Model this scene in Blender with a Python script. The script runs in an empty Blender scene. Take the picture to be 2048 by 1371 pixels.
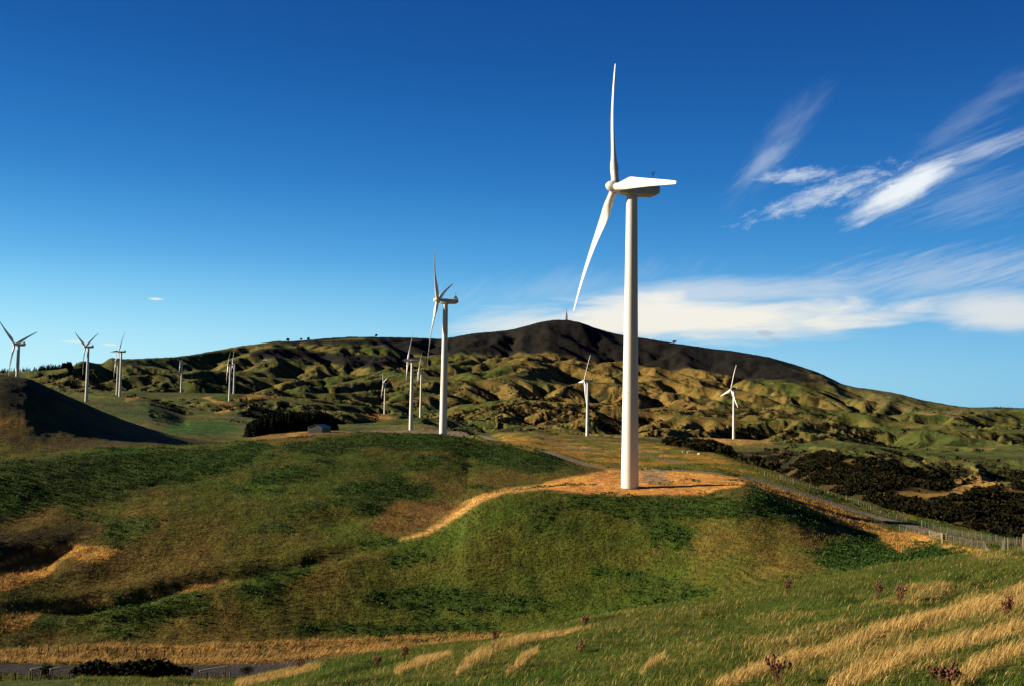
import bpy, bmesh, math, random, time
import numpy as np
from mathutils import Vector, Matrix
R = math.radians
T0 = time.time()
rng = np.random.default_rng(11)
random.seed(5)
SC = bpy.context.scene
C = bpy.context.collection

# ------------------------------------------------------------------ camera
IW, IH, F = 2048.0, 1371.0, 1900.0          # photograph size, focal length in its pixels
ROLL = R(.85); PITCH = math.atan((798 - IH/2)/F)
fw = np.array([0, math.cos(PITCH), math.sin(PITCH)]); r0 = np.array([1., 0, 0]); u0 = np.cross(r0, fw)
RX = r0*math.cos(ROLL) + u0*math.sin(ROLL); UP = -r0*math.sin(ROLL) + u0*math.cos(ROLL)
cam = bpy.data.cameras.new('camera'); camo = bpy.data.objects.new('camera', cam); C.objects.link(camo)
cam.sensor_width = 36; cam.lens = 36*F/IW; cam.clip_start = .1; cam.clip_end = 200000
camo.matrix_world = Matrix(((RX[0], UP[0], -fw[0], 0), (RX[1], UP[1], -fw[1], 0), (RX[2], UP[2], -fw[2], 0), (0, 0, 0, 1)))
SC.camera = camo

# ------------------------------------------------------------------ light
SUN_AZ, SUN_EL = -87.5, 19.0                  # degrees from +Y (negative = left), above the horizon
sd = Vector((math.sin(R(SUN_AZ))*math.cos(R(SUN_EL)), math.cos(R(SUN_AZ))*math.cos(R(SUN_EL)), math.sin(R(SUN_EL))))
sun = bpy.data.lights.new('sun', 'SUN'); sun.energy = 4.6; sun.angle = R(.53); sun.color = (1, .84, .62)
suno = bpy.data.objects.new('sun', sun); C.objects.link(suno)
suno.rotation_euler = (-sd).to_track_quat('-Z', 'Y').to_euler()
SC.view_settings.view_transform = 'Standard'; SC.view_settings.look = 'None'
SC.view_settings.exposure = 1.0; SC.view_settings.gamma = 1

def axes_ray(x, y):
    return fw + RX*(x - IW/2)/F - UP*(y - IH/2)/F
def at(x, y, r):
    """point at horizontal range r on the line of sight of photograph pixel x, y"""
    d = axes_ray(x, y); return d/math.hypot(d[0], d[1])*r
def azel(x, y):
    d = axes_ray(x, y); return math.degrees(math.atan2(d[0], d[1])), math.degrees(math.atan2(d[2], math.hypot(d[0], d[1])))
def project(P):
    z = P @ fw
    return np.stack([IW/2 + F*(P @ RX)/z, IH/2 - F*(P @ UP)/z], -1)

# ------------------------------------------------------------------ node helpers
class NT:
    def __init__(s, tree): s.t = tree; s.n = tree.nodes; s.l = tree.links
    def new(s, t, **k):
        n = s.n.new(t)
        for a, b in k.items(): setattr(n, a, b)
        return n
    def put(s, sock, v):
        if isinstance(v, bpy.types.NodeSocket): s.l.new(v, sock)
        elif v is not None: sock.default_value = v
    def m(s, op, a, b=None, c=None, clamp=False):
        n = s.new('ShaderNodeMath', operation=op); n.use_clamp = clamp
        s.put(n.inputs[0], a); s.put(n.inputs[1], b); s.put(n.inputs[2], c)
        return n.outputs[0]
    def noise(s, vec, scale, detail=4, rough=.55, dist=0, dim='3D'):
        n = s.new('ShaderNodeTexNoise', noise_dimensions=dim)
        s.put(n.inputs['Vector'], vec); n.inputs['Scale'].default_value = scale; n.inputs['Detail'].default_value = detail
        n.inputs['Roughness'].default_value = rough; n.inputs['Distortion'].default_value = dist
        return n.outputs['Fac']
    def ramp(s, fac, stops):
        n = s.new('ShaderNodeValToRGB'); e = n.color_ramp.elements
        while len(e) < len(stops): e.new(.5)
        for i, (p, c) in enumerate(stops):
            e[i].position = p; e[i].color = (*c, 1) if len(c) == 3 else c
        s.put(n.inputs[0], fac); return n.outputs[0]
    def mix(s, fac, a, b, mode='MIX'):
        n = s.new('ShaderNodeMix', data_type='RGBA', blend_type=mode)
        s.put(n.inputs[0], fac); s.put(n.inputs[6], a); s.put(n.inputs[7], b)
        return n.outputs[2]
    def maprange(s, v, a, b, c=0., d=1., smooth=True):
        n = s.new('ShaderNodeMapRange', interpolation_type='SMOOTHSTEP' if smooth else 'LINEAR')
        s.put(n.inputs[0], v)
        for i, q in zip((1, 2, 3, 4), (a, b, c, d)): n.inputs[i].default_value = q
        return n.outputs[0]

# ------------------------------------------------------------------ sky
world = bpy.data.worlds.new('World'); SC.world = world; world.use_nodes = True
W = NT(world.node_tree); W.n.clear()
sky = W.new('ShaderNodeTexSky', sky_type='NISHITA'); sky.sun_disc = False
sky.sun_elevation = R(SUN_EL); sky.sun_rotation = R(SUN_AZ); sky.altitude = 300
sky.air_density = 1.0; sky.dust_density = .25; sky.ozone_density = 3.0
SKY_S = .085
tc = W.new('ShaderNodeTexCoord'); sep = W.new('ShaderNodeSeparateXYZ'); W.l.new(tc.outputs['Generated'], sep.inputs[0])
DEG = 57.29578
az = W.m('MULTIPLY', W.m('ARCTAN2', sep.outputs[0], sep.outputs[1]), DEG)
el = W.m('MULTIPLY', W.m('ARCSINE', sep.outputs[2]), DEG)
def cvec(ang, sx, sy, off=0.):
    """direction coordinates in degrees turned by ang and stretched, as a texture vector"""
    c, s_ = math.cos(R(ang)), math.sin(R(ang))
    u = W.m('ADD', W.m('MULTIPLY', az, c), W.m('MULTIPLY', el, s_))
    v = W.m('SUBTRACT', W.m('MULTIPLY', el, c), W.m('MULTIPLY', az, s_))
    k = W.new('ShaderNodeCombineXYZ'); W.put(k.inputs[0], W.m('MULTIPLY', u, sx)); W.put(k.inputs[1], W.m('MULTIPLY', v, sy)); k.inputs[2].default_value = off
    return k.outputs[0]
def blob(x, y, ax, ay, ang, edge=.5, tail=0.):
    """soft ellipse round photograph pixel x, y; half axes in degrees"""
    a0, e0 = azel(x, y)
    c, s_ = math.cos(R(ang)), math.sin(R(ang))
    da = W.m('SUBTRACT', az, a0); de = W.m('SUBTRACT', el, e0)
    u = W.m('DIVIDE', W.m('ADD', W.m('MULTIPLY', da, c), W.m('MULTIPLY', de, s_)), ax)
    v = W.m('DIVIDE', W.m('SUBTRACT', W.m('MULTIPLY', de, c), W.m('MULTIPLY', da, s_)), ay)
    if tail: v = W.m('DIVIDE', v, W.m('MAXIMUM', W.m('MULTIPLY_ADD', u, tail, 1.0), .15))
    d = W.m('SQRT', W.m('ADD', W.m('MULTIPLY', u, u), W.m('MULTIPLY', v, v)))
    return d
def wisp(d, noise, gain, soft=.55, nw=1.1):
    """density: falls off with the distance d, broken up by the noise"""
    e = W.m('SUBTRACT', 1.0, d)
    v = W.m('ADD', e, W.m('MULTIPLY', W.m('SUBTRACT', noise, .5), nw))
    v = W.maprange(v, 0., soft)
    return W.m('MULTIPLY', v, gain)
def warped(ang, sx, sy, off, scale, det, rough, amt, wsc):
    v = cvec(ang, sx, sy, off)
    nz_ = W.new('ShaderNodeTexNoise'); W.l.new(v, nz_.inputs['Vector']); nz_.inputs['Scale'].default_value = wsc; nz_.inputs['Detail'].default_value = 3
    q_ = W.new('ShaderNodeVectorMath', operation='MULTIPLY_ADD'); W.l.new(nz_.outputs['Color'], q_.inputs[0]); q_.inputs[1].default_value = (amt, amt, 0); W.l.new(v, q_.inputs[2])
    return W.noise(q_.outputs[0], scale, det, rough, 0)
n_fl2 = warped(24, .30, 1.15, 4, 1.5, 11, .60, .9, .7)
n_fib = warped(17, .16, 1.7, 14, 2.2, 11, .66, .5, .8)
n_hz = warped(3, .085, .50, 9, 1.3, 11, .60, .8, .9)
n_cur = warped(40, .25, .95, 2, 1.5, 11, .64, 1.3, .6)
n_fine = warped(12, .5, 1.3, 6, 2.2, 11, .70, 1.0, .9)
def mx(*a):
    r_ = a[0]
    for b in a[1:]: r_ = W.m('MAXIMUM', r_, b)
    return r_
CL = []
CL.append(wisp(blob(1812, 376, 4.3, 1.1, 27, tail=-.18), n_fl2, 1.0, .85, 1.25))
CL.append(wisp(blob(1790, 385, 2.6, .8, 27), n_fine, .95, .7, 1.0))
CL.append(wisp(blob(1860, 350, 5.2, 1.3, 25), n_fib, .28, 1.2, 1.7))
CL.append(wisp(blob(1965, 300, 4.6, .75, 17), n_fib, .42, 1.1, 1.7))
CL.append(wisp(blob(1960, 395, 5.4, 1.9, 10), n_fib, .15, 1.2, 2.2))
CL.append(wisp(blob(1955, 222, 6.0, 1.1, 32), n_fl2, .12, 1.3, 1.9))
CL.append(wisp(blob(1555, 290, 5.4, 1.35, 50), n_cur, .17, 1.4, 1.5))
CL.append(wisp(blob(1530, 325, 2.6, 1.0, 42), n_cur, .34, 1.2, 1.5))
CL.append(wisp(blob(1590, 352, 3.4, .55, 0), n_fine, .55, 1.0, 1.9))
CL.append(wisp(blob(1650, 388, 5.4, .85, 17), n_fine, .55, 1.1, 2.4))
CL.append(wisp(blob(1380, 640, 15.5, 2.0, 0), n_hz, .98, .75, 1.9))
CL.append(wisp(blob(1450, 590, 13.5, 1.3, 2.5), n_hz, .50, .9, 1.8))
CL.append(wisp(blob(1110, 655, 9.5, 1.4, 3), n_hz, .90, .8, 1.3))
CL.append(wisp(blob(2010, 625, 5.2, 1.6, 2), n_hz, .72, 1.0, 1.9))
CL.append(wisp(blob(1900, 550, 12., 1.9, 4), n_fib, .34, 1.2, 1.8))
CL.append(wisp(blob(1130, 575, 11., 1.5, 8), n_cur, .13, 1.3, 1.8))
CL.append(wisp(blob(311, 598, .55, .10, 0), n_fine, .8, .8, .5))
CL.append(wisp(blob(150, 683, 1.1, .12, 0), n_fine, .55, .9, .5))
CL.append(wisp(blob(219, 689, .6, .11, 0), n_fine, .6, .9, .5))
cl = mx(*CL)
grey = mx(wisp(blob(1532, 667, .75, .28, -6), n_fine, .45, .6, 1.4), wisp(blob(1553, 680, .5, .16, -6), n_fine, .35, .6, 1.2))
def ramp_sky(top):
    c_ = W.ramp(W.maprange(el, -2., 30., 0., 1., False), top)
    c_.node.color_ramp.interpolation = 'B_SPLINE'; return c_
e_ = lambda d: (d+2)/32
left = ramp_sky([(0, (.56,.90,.98)), (e_(1.5), (.60,.94,1.0)), (e_(4.5), (.34,.78,1.0)), (e_(8), (.095,.44,.86)), (e_(13), (.022,.205,.60)), (e_(20), (.008,.102,.39)), (1, (.004,.056,.25))])
right = ramp_sky([(0, (.20,.50,.74)), (e_(1), (.25,.58,.80)), (e_(4), (.15,.46,.80)), (e_(8), (.045,.28,.66)), (e_(13), (.016,.152,.49)), (e_(20), (.006,.078,.32)), (1, (.003,.042,.205))])
grad_ = W.mix(W.maprange(az, -34., 34., 0., 1., False), left, right)
nis = W.new('ShaderNodeVectorMath', operation='SCALE'); W.l.new(sky.outputs[0], nis.inputs[0]); nis.inputs['Scale'].default_value = SKY_S
sk_ = W.mix(.03, grad_, nis.outputs[0])
# sky dimmed outside the view, sun side too, to cut fill light
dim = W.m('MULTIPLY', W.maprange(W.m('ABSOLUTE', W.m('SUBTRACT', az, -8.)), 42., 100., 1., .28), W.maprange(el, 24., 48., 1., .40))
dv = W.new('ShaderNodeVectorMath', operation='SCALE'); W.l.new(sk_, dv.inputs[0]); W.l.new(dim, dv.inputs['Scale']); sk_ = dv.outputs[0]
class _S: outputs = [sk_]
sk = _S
cloud_col = W.ramp(W.maprange(el, 0., 14.), [(0, (.90, .85, .74)), (.5, (.92, .90, .84)), (1, (.84, .91, .96))])
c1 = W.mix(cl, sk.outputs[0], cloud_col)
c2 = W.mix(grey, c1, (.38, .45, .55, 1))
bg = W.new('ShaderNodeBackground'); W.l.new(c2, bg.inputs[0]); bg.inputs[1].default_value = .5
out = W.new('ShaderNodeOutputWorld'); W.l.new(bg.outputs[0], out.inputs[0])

# ------------------------------------------------------------------ numeric noise
def hash2(ix, iy, s=0):
    h = (ix.astype(np.int64)*374761393 + iy.astype(np.int64)*668265263 + s*974634777) & 0xffffffff
    h = ((h ^ (h >> 13))*1274126177) & 0xffffffff
    h = ((h ^ (h >> 16))*2246822519) & 0xffffffff
    return (h ^ (h >> 15)).astype(np.float64)/4294967296.0
def gnoise(x, y, s=0):
    ix, iy = np.floor(x), np.floor(y); fx, fy = x-ix, y-iy
    ux = fx*fx*fx*(fx*(fx*6-15)+10); uy = fy*fy*fy*(fy*(fy*6-15)+10)
    def g(a, b):
        t = hash2(ix+a, iy+b, s)*6.2831853; return np.cos(t)*(fx-a) + np.sin(t)*(fy-b)
    return 1.5*((g(0,0)*(1-ux)+g(1,0)*ux)*(1-uy) + (g(0,1)*(1-ux)+g(1,1)*ux)*uy)
def fbm(x, y, o=4, s=0, lac=2.03, gain=.5):
    v = 0; a = 1; t = 0
    for i in range(o):
        v = v + a*gnoise(x, y, s+i*7); t += a; x = x*lac+13.1; y = y*lac-7.7; a *= gain
    return v/t
def sstep(a, b, x):
    t = np.clip((x-a)/(b-a), 0, 1); return t*t*(3-2*t)
def pchip_slopes(X, Y):
    h = np.diff(X, axis=0); d = np.diff(Y, axis=0)/h
    m = np.zeros_like(Y)
    w1 = 2*h[1:]+h[:-1]; w2 = h[1:]+2*h[:-1]
    ok = (d[1:]*d[:-1]) > 0
    with np.errstate(divide='ignore', invalid='ignore'):
        mm = (w1+w2)/(w1/d[:-1] + w2/d[1:])
    m[1:-1] = np.where(ok, mm, 0)
    m[0] = d[0]; m[-1] = d[-1]
    return m
def hermite(X, Y, M, q):
    i = np.clip(np.searchsorted(X, q)-1, 0, len(X)-2); h = X[i+1]-X[i]; t = np.clip((q-X[i])/h, 0, 1)
    return (2*t**3-3*t**2+1)*Y[i] + (t**3-2*t**2+t)*h*M[i] + (-2*t**3+3*t**2)*Y[i+1] + (t**3-t**2)*h*M[i+1]
def pchip(X, Y, q):
    X = np.asarray(X, float); Y = np.asarray(Y, float)
    return hermite(X, Y, pchip_slopes(X, Y), q)

# ------------------------------------------------------------------ terrain
# each line across the country: (photograph x, y, range) or (x, 0, range, height)
K = [
 [(-400,0,1.5,-1.7),(2450,0,1.5,-1.7)],
 [(-400,1402,28),(600,1402,28),(1050,1395,28),(1460,1388,28),(2048,1385,28),(2450,1385,28)],
 [(-400,1395,45),(0,1392,45),(600,1380,45),(1050,1335,44),(1460,1285,44),(1800,1250,44),(2048,1235,44),(2450,1215,44)],
 [(-300,1380,74),(0,1366,74),(150,1360,74),(250,1357,74),(350,1362,72),(450,1368,70),(560,1348,67),(640,1327,66),(800,1307,63),(1050,1274,62),(1170,1247,62),(1300,1227,64),(1460,1202,66),(1640,1162,69),(1800,1132,72),(1935,1112,74),(2048,1100,76),(2400,1060,80)],
 [(-300,1362,120),(0,1362,120),(450,1362,120),(600,1340,135),(700,1316,138),(1050,1290,140),(1200,1262,138),(1460,1215,130),(1640,1175,122),(1800,1140,116),(1935,1125,112),(2048,1150,102),(2400,1140,100)],
 [(-300,1300,156),(0,1300,156),(400,1300,156),(700,1295,158),(1050,1272,158),(1300,1230,160),(1460,1195,158),(1640,1155,155),(1760,1122,160),(1850,1112,160),(1935,1104,150),(2048,1118,125),(2400,1130,116)],
 [(-300,1200,176),(0,1190,178),(200,1195,178),(400,1160,182),(600,1120,186),(750,1092,190),(800,1079,192),(900,1037,198),(960,997,203),(1100,977,206),(1258,985,206),(1400,987,206),(1480,980,206),(1560,1008,206),(1700,1060,212),(1760,1080,208),(1850,1095,195),(1940,1103,170),(2048,1112,140),(2400,1130,122)],
 [(-300,1060,205),(0,1050,210),(400,1012,216),(600,996,220),(700,992,222),(800,997,222),(850,998,222),(900,996,223),(960,984,226),(1050,973,235),(1100,966,240),(1150,958,245),(1258,956,246),(1400,958,244),(1480,963,236),(1560,990,226),(1700,1040,227),(1850,1079,213),(1940,1091,182),(2048,1104,152),(2400,1128,128)],
 [(-300,940,255),(0,915,258),(200,900,270),(440,888,282),(600,874,294),(740,867,306),(860,868,314),(962,879,314),(1060,893,305),(1120,910,298),(1180,930,290),(1258,940,280),(1400,941,262),(1500,955,256),(1600,985,249),(1700,1017,243),(1850,1062,228),(1960,1081,190),(2048,1095,165),(2300,1130,135)],
 [(-300,930,340),(0,925,340),(200,908,345),(440,897,350),(600,882,360),(740,875,370),(860,876,380),(960,886,350),(1050,896,340),(1120,908,330),(1258,922,310),(1400,930,290),(1500,945,276),(1600,972,265),(1700,1005,257),(1850,1048,242),(1960,1070,205),(2048,1085,180),(2300,1115,148)],
 [(-300,775,480),(0,750,480),(50,755,485),(100,775,492),(150,797,500),(220,828,515),(300,858,530),(380,878,560),(440,886,600),(500,876,640),(560,867,655),(640,862,660),(740,862,672),(850,864,672),(930,873,600),(980,868,480),(1060,864,430),(1130,874,425),(1230,884,410),(1320,886,400),(1420,895,370),(1500,927,320),(1600,960,290),(1700,995,280),(1850,1037,262),(1960,1062,225),(2048,1077,198),(2300,1100,165)],
 [(-300,0,700,-20),(0,0,700,-15),(200,0,720,-30),(300,870,730),(380,870,740),(460,874,770),(560,864,780),(640,860,790),(740,858,800),(850,856,820),(930,862,780),(1000,0,700,-46),(1100,0,640,-55),(1200,0,600,-58),(1300,0,560,-62),(1400,0,520,-66),(1500,0,450,-68),(1600,0,400,-66),(1700,0,370,-64),(1850,0,330,-62),(2048,0,290,-58),(2400,0,280,-58)],
 [(-300,800,1150),(0,795,1150),(173,800,1250),(300,812,1150),(380,838,1050),(460,840,1050),(560,835,1100),(640,836,1150),(740,838,1250),(842,834,1450),(930,850,1300),(1000,860,1150),(1175,873,1150),(1300,882,1100),(1390,878,1200),(1468,878,1350),(1550,884,1250),(1640,902,900),(1750,917,800),(1850,947,740),(1950,968,700),(2048,985,680),(2400,990,660)],
 [(-300,780,2300),(0,778,2300),(240,786,2200),(362,786,2450),(470,789,2250),(600,802,2200),(700,815,2150),(769,826,2160),(850,828,2200),(1000,812,2300),(1200,815,2300),(1400,835,2300),(1600,850,2200),(1800,868,2000),(2048,880,1900),(2400,885,1900)],
 [(-300,770,3000),(0,764,3000),(100,759,3000),(240,752,3200),(470,744,3700),(600,749,3900),(800,736,4100),(1000,732,4200),(1200,752,4200),(1400,777,4000),(1600,797,3800),(1800,822,3600),(2048,840,3400),(2400,845,3400)],
 [(-300,760,3300),(0,754,3200),(130,744,3300),(250,728,3700),(400,717,4400),(500,698,4900),(560,692,5000),(700,692,5100),(850,704,5100),(980,703,5100),(1080,703,5100),(1200,722,5100),(1400,737,5000),(1560,758,4800),(1700,788,4600),(1850,810,4400),(2048,824,4200),(2400,830,4200)],
 [(-300,752,3600),(0,749,3600),(60,747,3600),(130,741,3600),(165,722,3650),(200,727,3750),(225,716,3900),(300,718,4200),(400,706,4800),(500,690,5300),(580,682,5500),(700,675,5700),(820,676,5900),(870,678,6000),(950,667,6000),(1020,660,6000),(1080,645,6000),(1110,641,6000),(1130,641,6000),(1155,644,6000),(1200,660,6000),(1230,667,6000),(1300,679,5900),(1400,694,5800),(1500,707,5600),(1560,720,5500),(1640,745,5300),(1690,768,5200),(1750,778,5100),(1800,787,5000),(1850,800,5000),(1900,809,5000),(1960,816,5000),(2048,820,5000),(2400,826,5000)],
 [(-300,0,9000,-60),(700,0,9000,100),(1100,0,9000,200),(1500,0,9000,60),(1800,0,9000,-60),(2048,0,9000,-80),(2400,0,9000,-80)],
 [(-300,0,20000,-100),(1700,0,20000,-70),(1900,0,20000,-45),(1960,0,20000,-20),(1985,0,20000,-8),(2010,0,20000,-14),(2048,0,20000,-30),(2400,0,20000,-60)],
 [(-300,0,60000,-60),(2400,0,60000,-60)],
]
azd = np.concatenate([np.arange(-180, -42, 3.), np.arange(-42, -31, .25), np.arange(-31, 31, .066), np.arange(31, 42, .25), np.arange(42, 181, 3.)])
azd[-1] = 180.
AZ = np.radians(azd)
rr = [1.5]
while rr[-1] < 64000:
    r_ = rr[-1]; rr.append(r_*(1.04 if r_ < 24 else 1.0065 if r_ < 90 else 1.0058 if r_ < 6300 else 1.04))
RR = np.array(rr)
NR, NA = len(RR), len(AZ)
KR = np.zeros((len(K), NA)); KZ = np.zeros((len(K), NA))
for i, line in enumerate(K):
    A, rv, zv = [], [], []
    for q in line:
        if len(q) == 4:
            d = axes_ray(q[0], 800.); A.append(math.atan2(d[0], d[1])); rv.append(q[2]); zv.append(q[3])
        else:
            p = at(*q); A.append(math.atan2(p[0], p[1])); rv.append(q[2]); zv.append(p[2])
    qa = np.clip(AZ, A[0], A[-1])
    KR[i] = np.exp(pchip(A, np.log(rv), qa)) if len(A) > 2 else rv[0]
    KZ[i] = pchip(A, np.array(zv)/np.array(rv), qa)*KR[i] if len(A) > 2 else zv[0]
for i in range(1, len(K)): KR[i] = np.maximum(KR[i], KR[i-1]*1.015)
Z = np.zeros((NR, NA)); lay = np.zeros((NR, NA))
MS = pchip_slopes(KR, KZ)
for j in range(NA):
    Z[:, j] = hermite(KR[:, j], KZ[:, j], MS[:, j], np.clip(RR, KR[0, j], KR[-1, j]))
    lay[:, j] = np.interp(RR, KR[:, j], np.arange(len(K)))
Rg = RR[:, None]*np.ones(NA); Ag = AZ[None, :]*np.ones((NR, 1))
X = Rg*np.sin(Ag); Y = Rg*np.cos(Ag)
LR = np.log(RR)
def Hs(px, py, Zf=None):
    Zf = Z if Zf is None else Zf
    px = np.asarray(px, float); py = np.asarray(py, float)
    r = np.clip(np.hypot(px, py), RR[0], RR[-1]*.999); a = np.arctan2(px, py)
    i = np.clip(np.searchsorted(RR, r)-1, 0, NR-2); j = np.clip(np.searchsorted(AZ, a)-1, 0, NA-2)
    u = (r-RR[i])/(RR[i+1]-RR[i]); v = np.clip((a-AZ[j])/(AZ[j+1]-AZ[j]), 0, 1)
    return (Zf[i, j]*(1-u)+Zf[i+1, j]*u)*(1-v) + (Zf[i, j+1]*(1-u)+Zf[i+1, j+1]*u)*v

def grad(Zf):
    zr = np.gradient(Zf, RR, axis=0); za = np.gradient(Zf, AZ, axis=1)/Rg
    return zr*np.sin(Ag)+za*np.cos(Ag), zr*np.cos(Ag)-za*np.sin(Ag)
# turbines: base pixel x, base y, range, rotor yaw, tilt, turn, label
TD = [
 (1259.5, 975, 222, 14, 6, 101, 'tallest and nearest white wind turbine on the dry grass pad'),
 (886, 871, 492, -6, 7, 51, 'second tallest white wind turbine, standing just behind the weedy hill crest'),
 (821.5, 868, 905, 0, 7, 95, 'white wind turbine close to the left of the second tallest turbine'),
 (841, 834, 1502, 3, 7, 112, 'small white wind turbine seen between two taller towers left of the second tallest turbine'),
 (769, 827, 2160, 18, 5, 75, 'small white wind turbine on the low golden rise right of the shed and pines'),
 (1174.5, 871, 1204, 9, 5, 27, 'white wind turbine behind the fenced paddock, just left of the nearest turbine tower'),
 (1467.5, 877, 1381, 12, 5, 15, 'white wind turbine with three spread blades on a dry mound right of the nearest turbine'),
 (31, 832, 1040, -6, 5, 54, 'wind turbine behind the dark hill at the left edge of the photo'),
 (172.5, 802, 1330, -2, 5, 63, 'wind turbine with its upper blades in a V above the dark hill slope'),
 (239.5, 792, 1600, 3, 5, 94, 'wind turbine with one level blade pointing left, third from the left edge'),
 (233.6, 791, 2050, 24, 5, 81, 'distant wind turbine half hidden directly behind the tower with the level blade'),
 (362, 784, 2481, 9, 5, 63, 'lone tiny wind turbine on the green rise left of the pair of small turbines'),
 (458.6, 801, 1903, 18, 5, 51, 'left and larger of the pair of small wind turbines above the dry track'),
 (467.3, 786.6, 2221, 18, 5, 112, 'right and smaller of the pair of small wind turbines above the dry track'),
]
E_IT1, E_IT2, E_K1, E_U1, REL = 75, 30, .020, .60, 1.15
# broad hills, then stream erosion that carves spurs and gullies down the fall of the land
far = sstep(10.9, 12.0, lay)*(1-sstep(16.6, 17, lay))
hold = 1 - .96*np.exp(-((lay-16)/.40)**2)              # keep the skyline
def bilin(G, gx0, gy0, cs, x, y):
    u = np.clip((x-gx0)/cs, 0, G.shape[1]-1.001); v = np.clip((y-gy0)/cs, 0, G.shape[0]-1.001)
    i, j = v.astype(int), u.astype(int); v, u = v-i, u-j
    return (G[i, j]*(1-u)+G[i, j+1]*u)*(1-v)+(G[i+1, j]*(1-u)+G[i+1, j+1]*u)*v
def cubic(G, gx0, gy0, cs, x, y):
    u = np.clip((x-gx0)/cs, 1, G.shape[1]-2.001); v = np.clip((y-gy0)/cs, 1, G.shape[0]-2.001)
    i, j = v.astype(int), u.astype(int); v, u = v-i, u-j
    def w(t): return ((1-t)**3/6, (3*t**3-6*t**2+4)/6, (-3*t**3+3*t**2+3*t+1)/6, t**3/6)
    wu, wv = w(u), w(v); o = 0
    for a in range(4):
        row = 0
        for b in range(4): row = row + wu[b]*G[np.clip(i-1+a, 0, G.shape[0]-1), np.clip(j-1+b, 0, G.shape[1]-1)]
        o = o + wv[a]*row
    return o
NB = [(-1,0,1.),(1,0,1.),(0,-1,1.),(0,1,1.),(-1,-1,1.4142),(-1,1,1.4142),(1,-1,1.4142),(1,1,1.4142)]
def shift(G, a, b):
    return np.pad(G, 1, mode='edge')[1+a:1+a+G.shape[0], 1+b:1+b+G.shape[1]]
def drain(G, cs, fixed):
    h, w = G.shape; best = np.zeros((h, w)); rc = np.arange(h*w).reshape(h, w); own = rc.copy(); P = np.pad(G, 1, mode='edge')
    for a, b, d in NB:
        s_ = (G-P[1+a:1+a+h, 1+b:1+b+w])/(d*cs); m = s_ > best
        best[m] = s_[m]; rc[m] = (own+a*w+b)[m]
    rc = np.where(fixed, own, rc).ravel(); n = h*w
    root = rc == np.arange(n); ptr = np.append(np.where(root, n, rc), n); A = np.append(np.ones(n), 0.)
    for _ in range(12):
        A = A+np.bincount(ptr, A, n+1); A[n] = 0; ptr = ptr[ptr]
    return rc, A[:n].reshape(h, w)
def fill(G, fixed, it):
    Wt = np.where(fixed, G, 1e4)
    for k in range(it):
        P = np.pad(Wt, 1, mode='edge'); h, w = G.shape; mn = np.full(G.shape, 1e9)
        for a, b, d in NB: mn = np.minimum(mn, P[1+a:1+a+h, 1+b:1+b+w]+.02*d)
        nw = np.maximum(G, mn); nw = np.where(fixed, G, np.minimum(nw, Wt))
        if k % 20 == 19 and np.max(Wt-nw) < 1e-3: Wt = nw; break
        Wt = nw
    return Wt
def erode(G, cs, fixed, iters, dt, Kc, U, D, m=.45):
    G = fill(G, fixed, 1500); G = np.where(fixed, G, G+rng.random(G.shape)*1.5)
    for k in range(iters):
        rc, A = drain(G, cs, fixed); f = dt*Kc*(A*cs*cs)**m/cs; S0 = G+U*dt; den = 1/(1+f); fd = f*den; S0 = S0*den; N_ = G
        for _ in range(14): N_ = S0+fd*N_.ravel()[rc].reshape(G.shape); N_ = np.where(fixed, G, N_)
        for _ in range(2):
            lap = sum(shift(N_, a, b) for a, b in ((1,0),(-1,0),(0,1),(0,-1)))-4*N_
            N_ = np.where(fixed, G, N_+D*lap)
        G = N_
    return G, A
C1 = 14.; gx0, gy0 = -3300., -60.; nx1, ny1 = 472, 454
gxx, gyy = np.meshgrid(gx0+C1*np.arange(nx1), gy0+C1*np.arange(ny1))
base1 = Hs(gxx, gyy); lay1 = Hs(gxx, gyy, lay)
wx = gxx+120*fbm(gxx/600, gyy/600, 2, 41); wy = gyy+120*fbm(gxx/600, gyy/600, 2, 57)
G = .055*(gyy-gy0) + .25*base1 + 55*fbm(wx/900, wy/900, 3, 3) + 22*fbm(wx/240, wy/240, 3, 13)
fx = np.zeros_like(G, bool); fx[0, :] = True; G[0, :] = G.min()-5
G, A1 = erode(G, C1, fx, E_IT1, 4., E_K1, E_U1, .020)
def lowpass(G, k):
    for ax in (0, 1):
        for _ in range(2):
            c = np.cumsum(np.pad(G, [(k+1, k) if a == ax else (0, 0) for a in (0, 1)], mode='edge'), axis=ax)
            n_ = G.shape[ax]; G = (np.take(c, np.arange(2*k+1, 2*k+1+n_), ax)-np.take(c, np.arange(0, n_), ax))/(2*k+1)
    return G
C2 = 6.5; g2x, g2y = -1650., 300.; nx2, ny2 = 510, 350
g2xx, g2yy = np.meshgrid(g2x+C2*np.arange(nx2), g2y+C2*np.arange(ny2))
G2 = cubic(G, gx0, gy0, C1, g2xx, g2yy) + 3*fbm(g2xx/50, g2yy/50, 3, 23)
lay2 = Hs(g2xx, g2yy, lay)
f2_ = np.zeros_like(G2, bool); f2_[0, :] = f2_[-1, :] = f2_[:, 0] = f2_[:, -1] = True
G2, A2 = erode(G2, C2, f2_, E_IT2, 3., E_K1*1.0, E_U1, .022)
def normed(G, k, k2):
    r_ = G-lowpass(G, k); return r_/np.sqrt(lowpass(r_*r_, k2)+9.)
N1, N2 = normed(G, 23, 24), normed(G2, 46, 50)
sl = slice(np.searchsorted(RR, 430.), np.searchsorted(RR, 9500.))
x, y = X[sl], Y[sl]
in2 = sstep(0, 160, np.minimum(np.minimum(x-g2x, g2x+C2*(nx2-1)-x), np.minimum(y-g2y, g2y+C2*(ny2-1)-y)))
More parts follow.
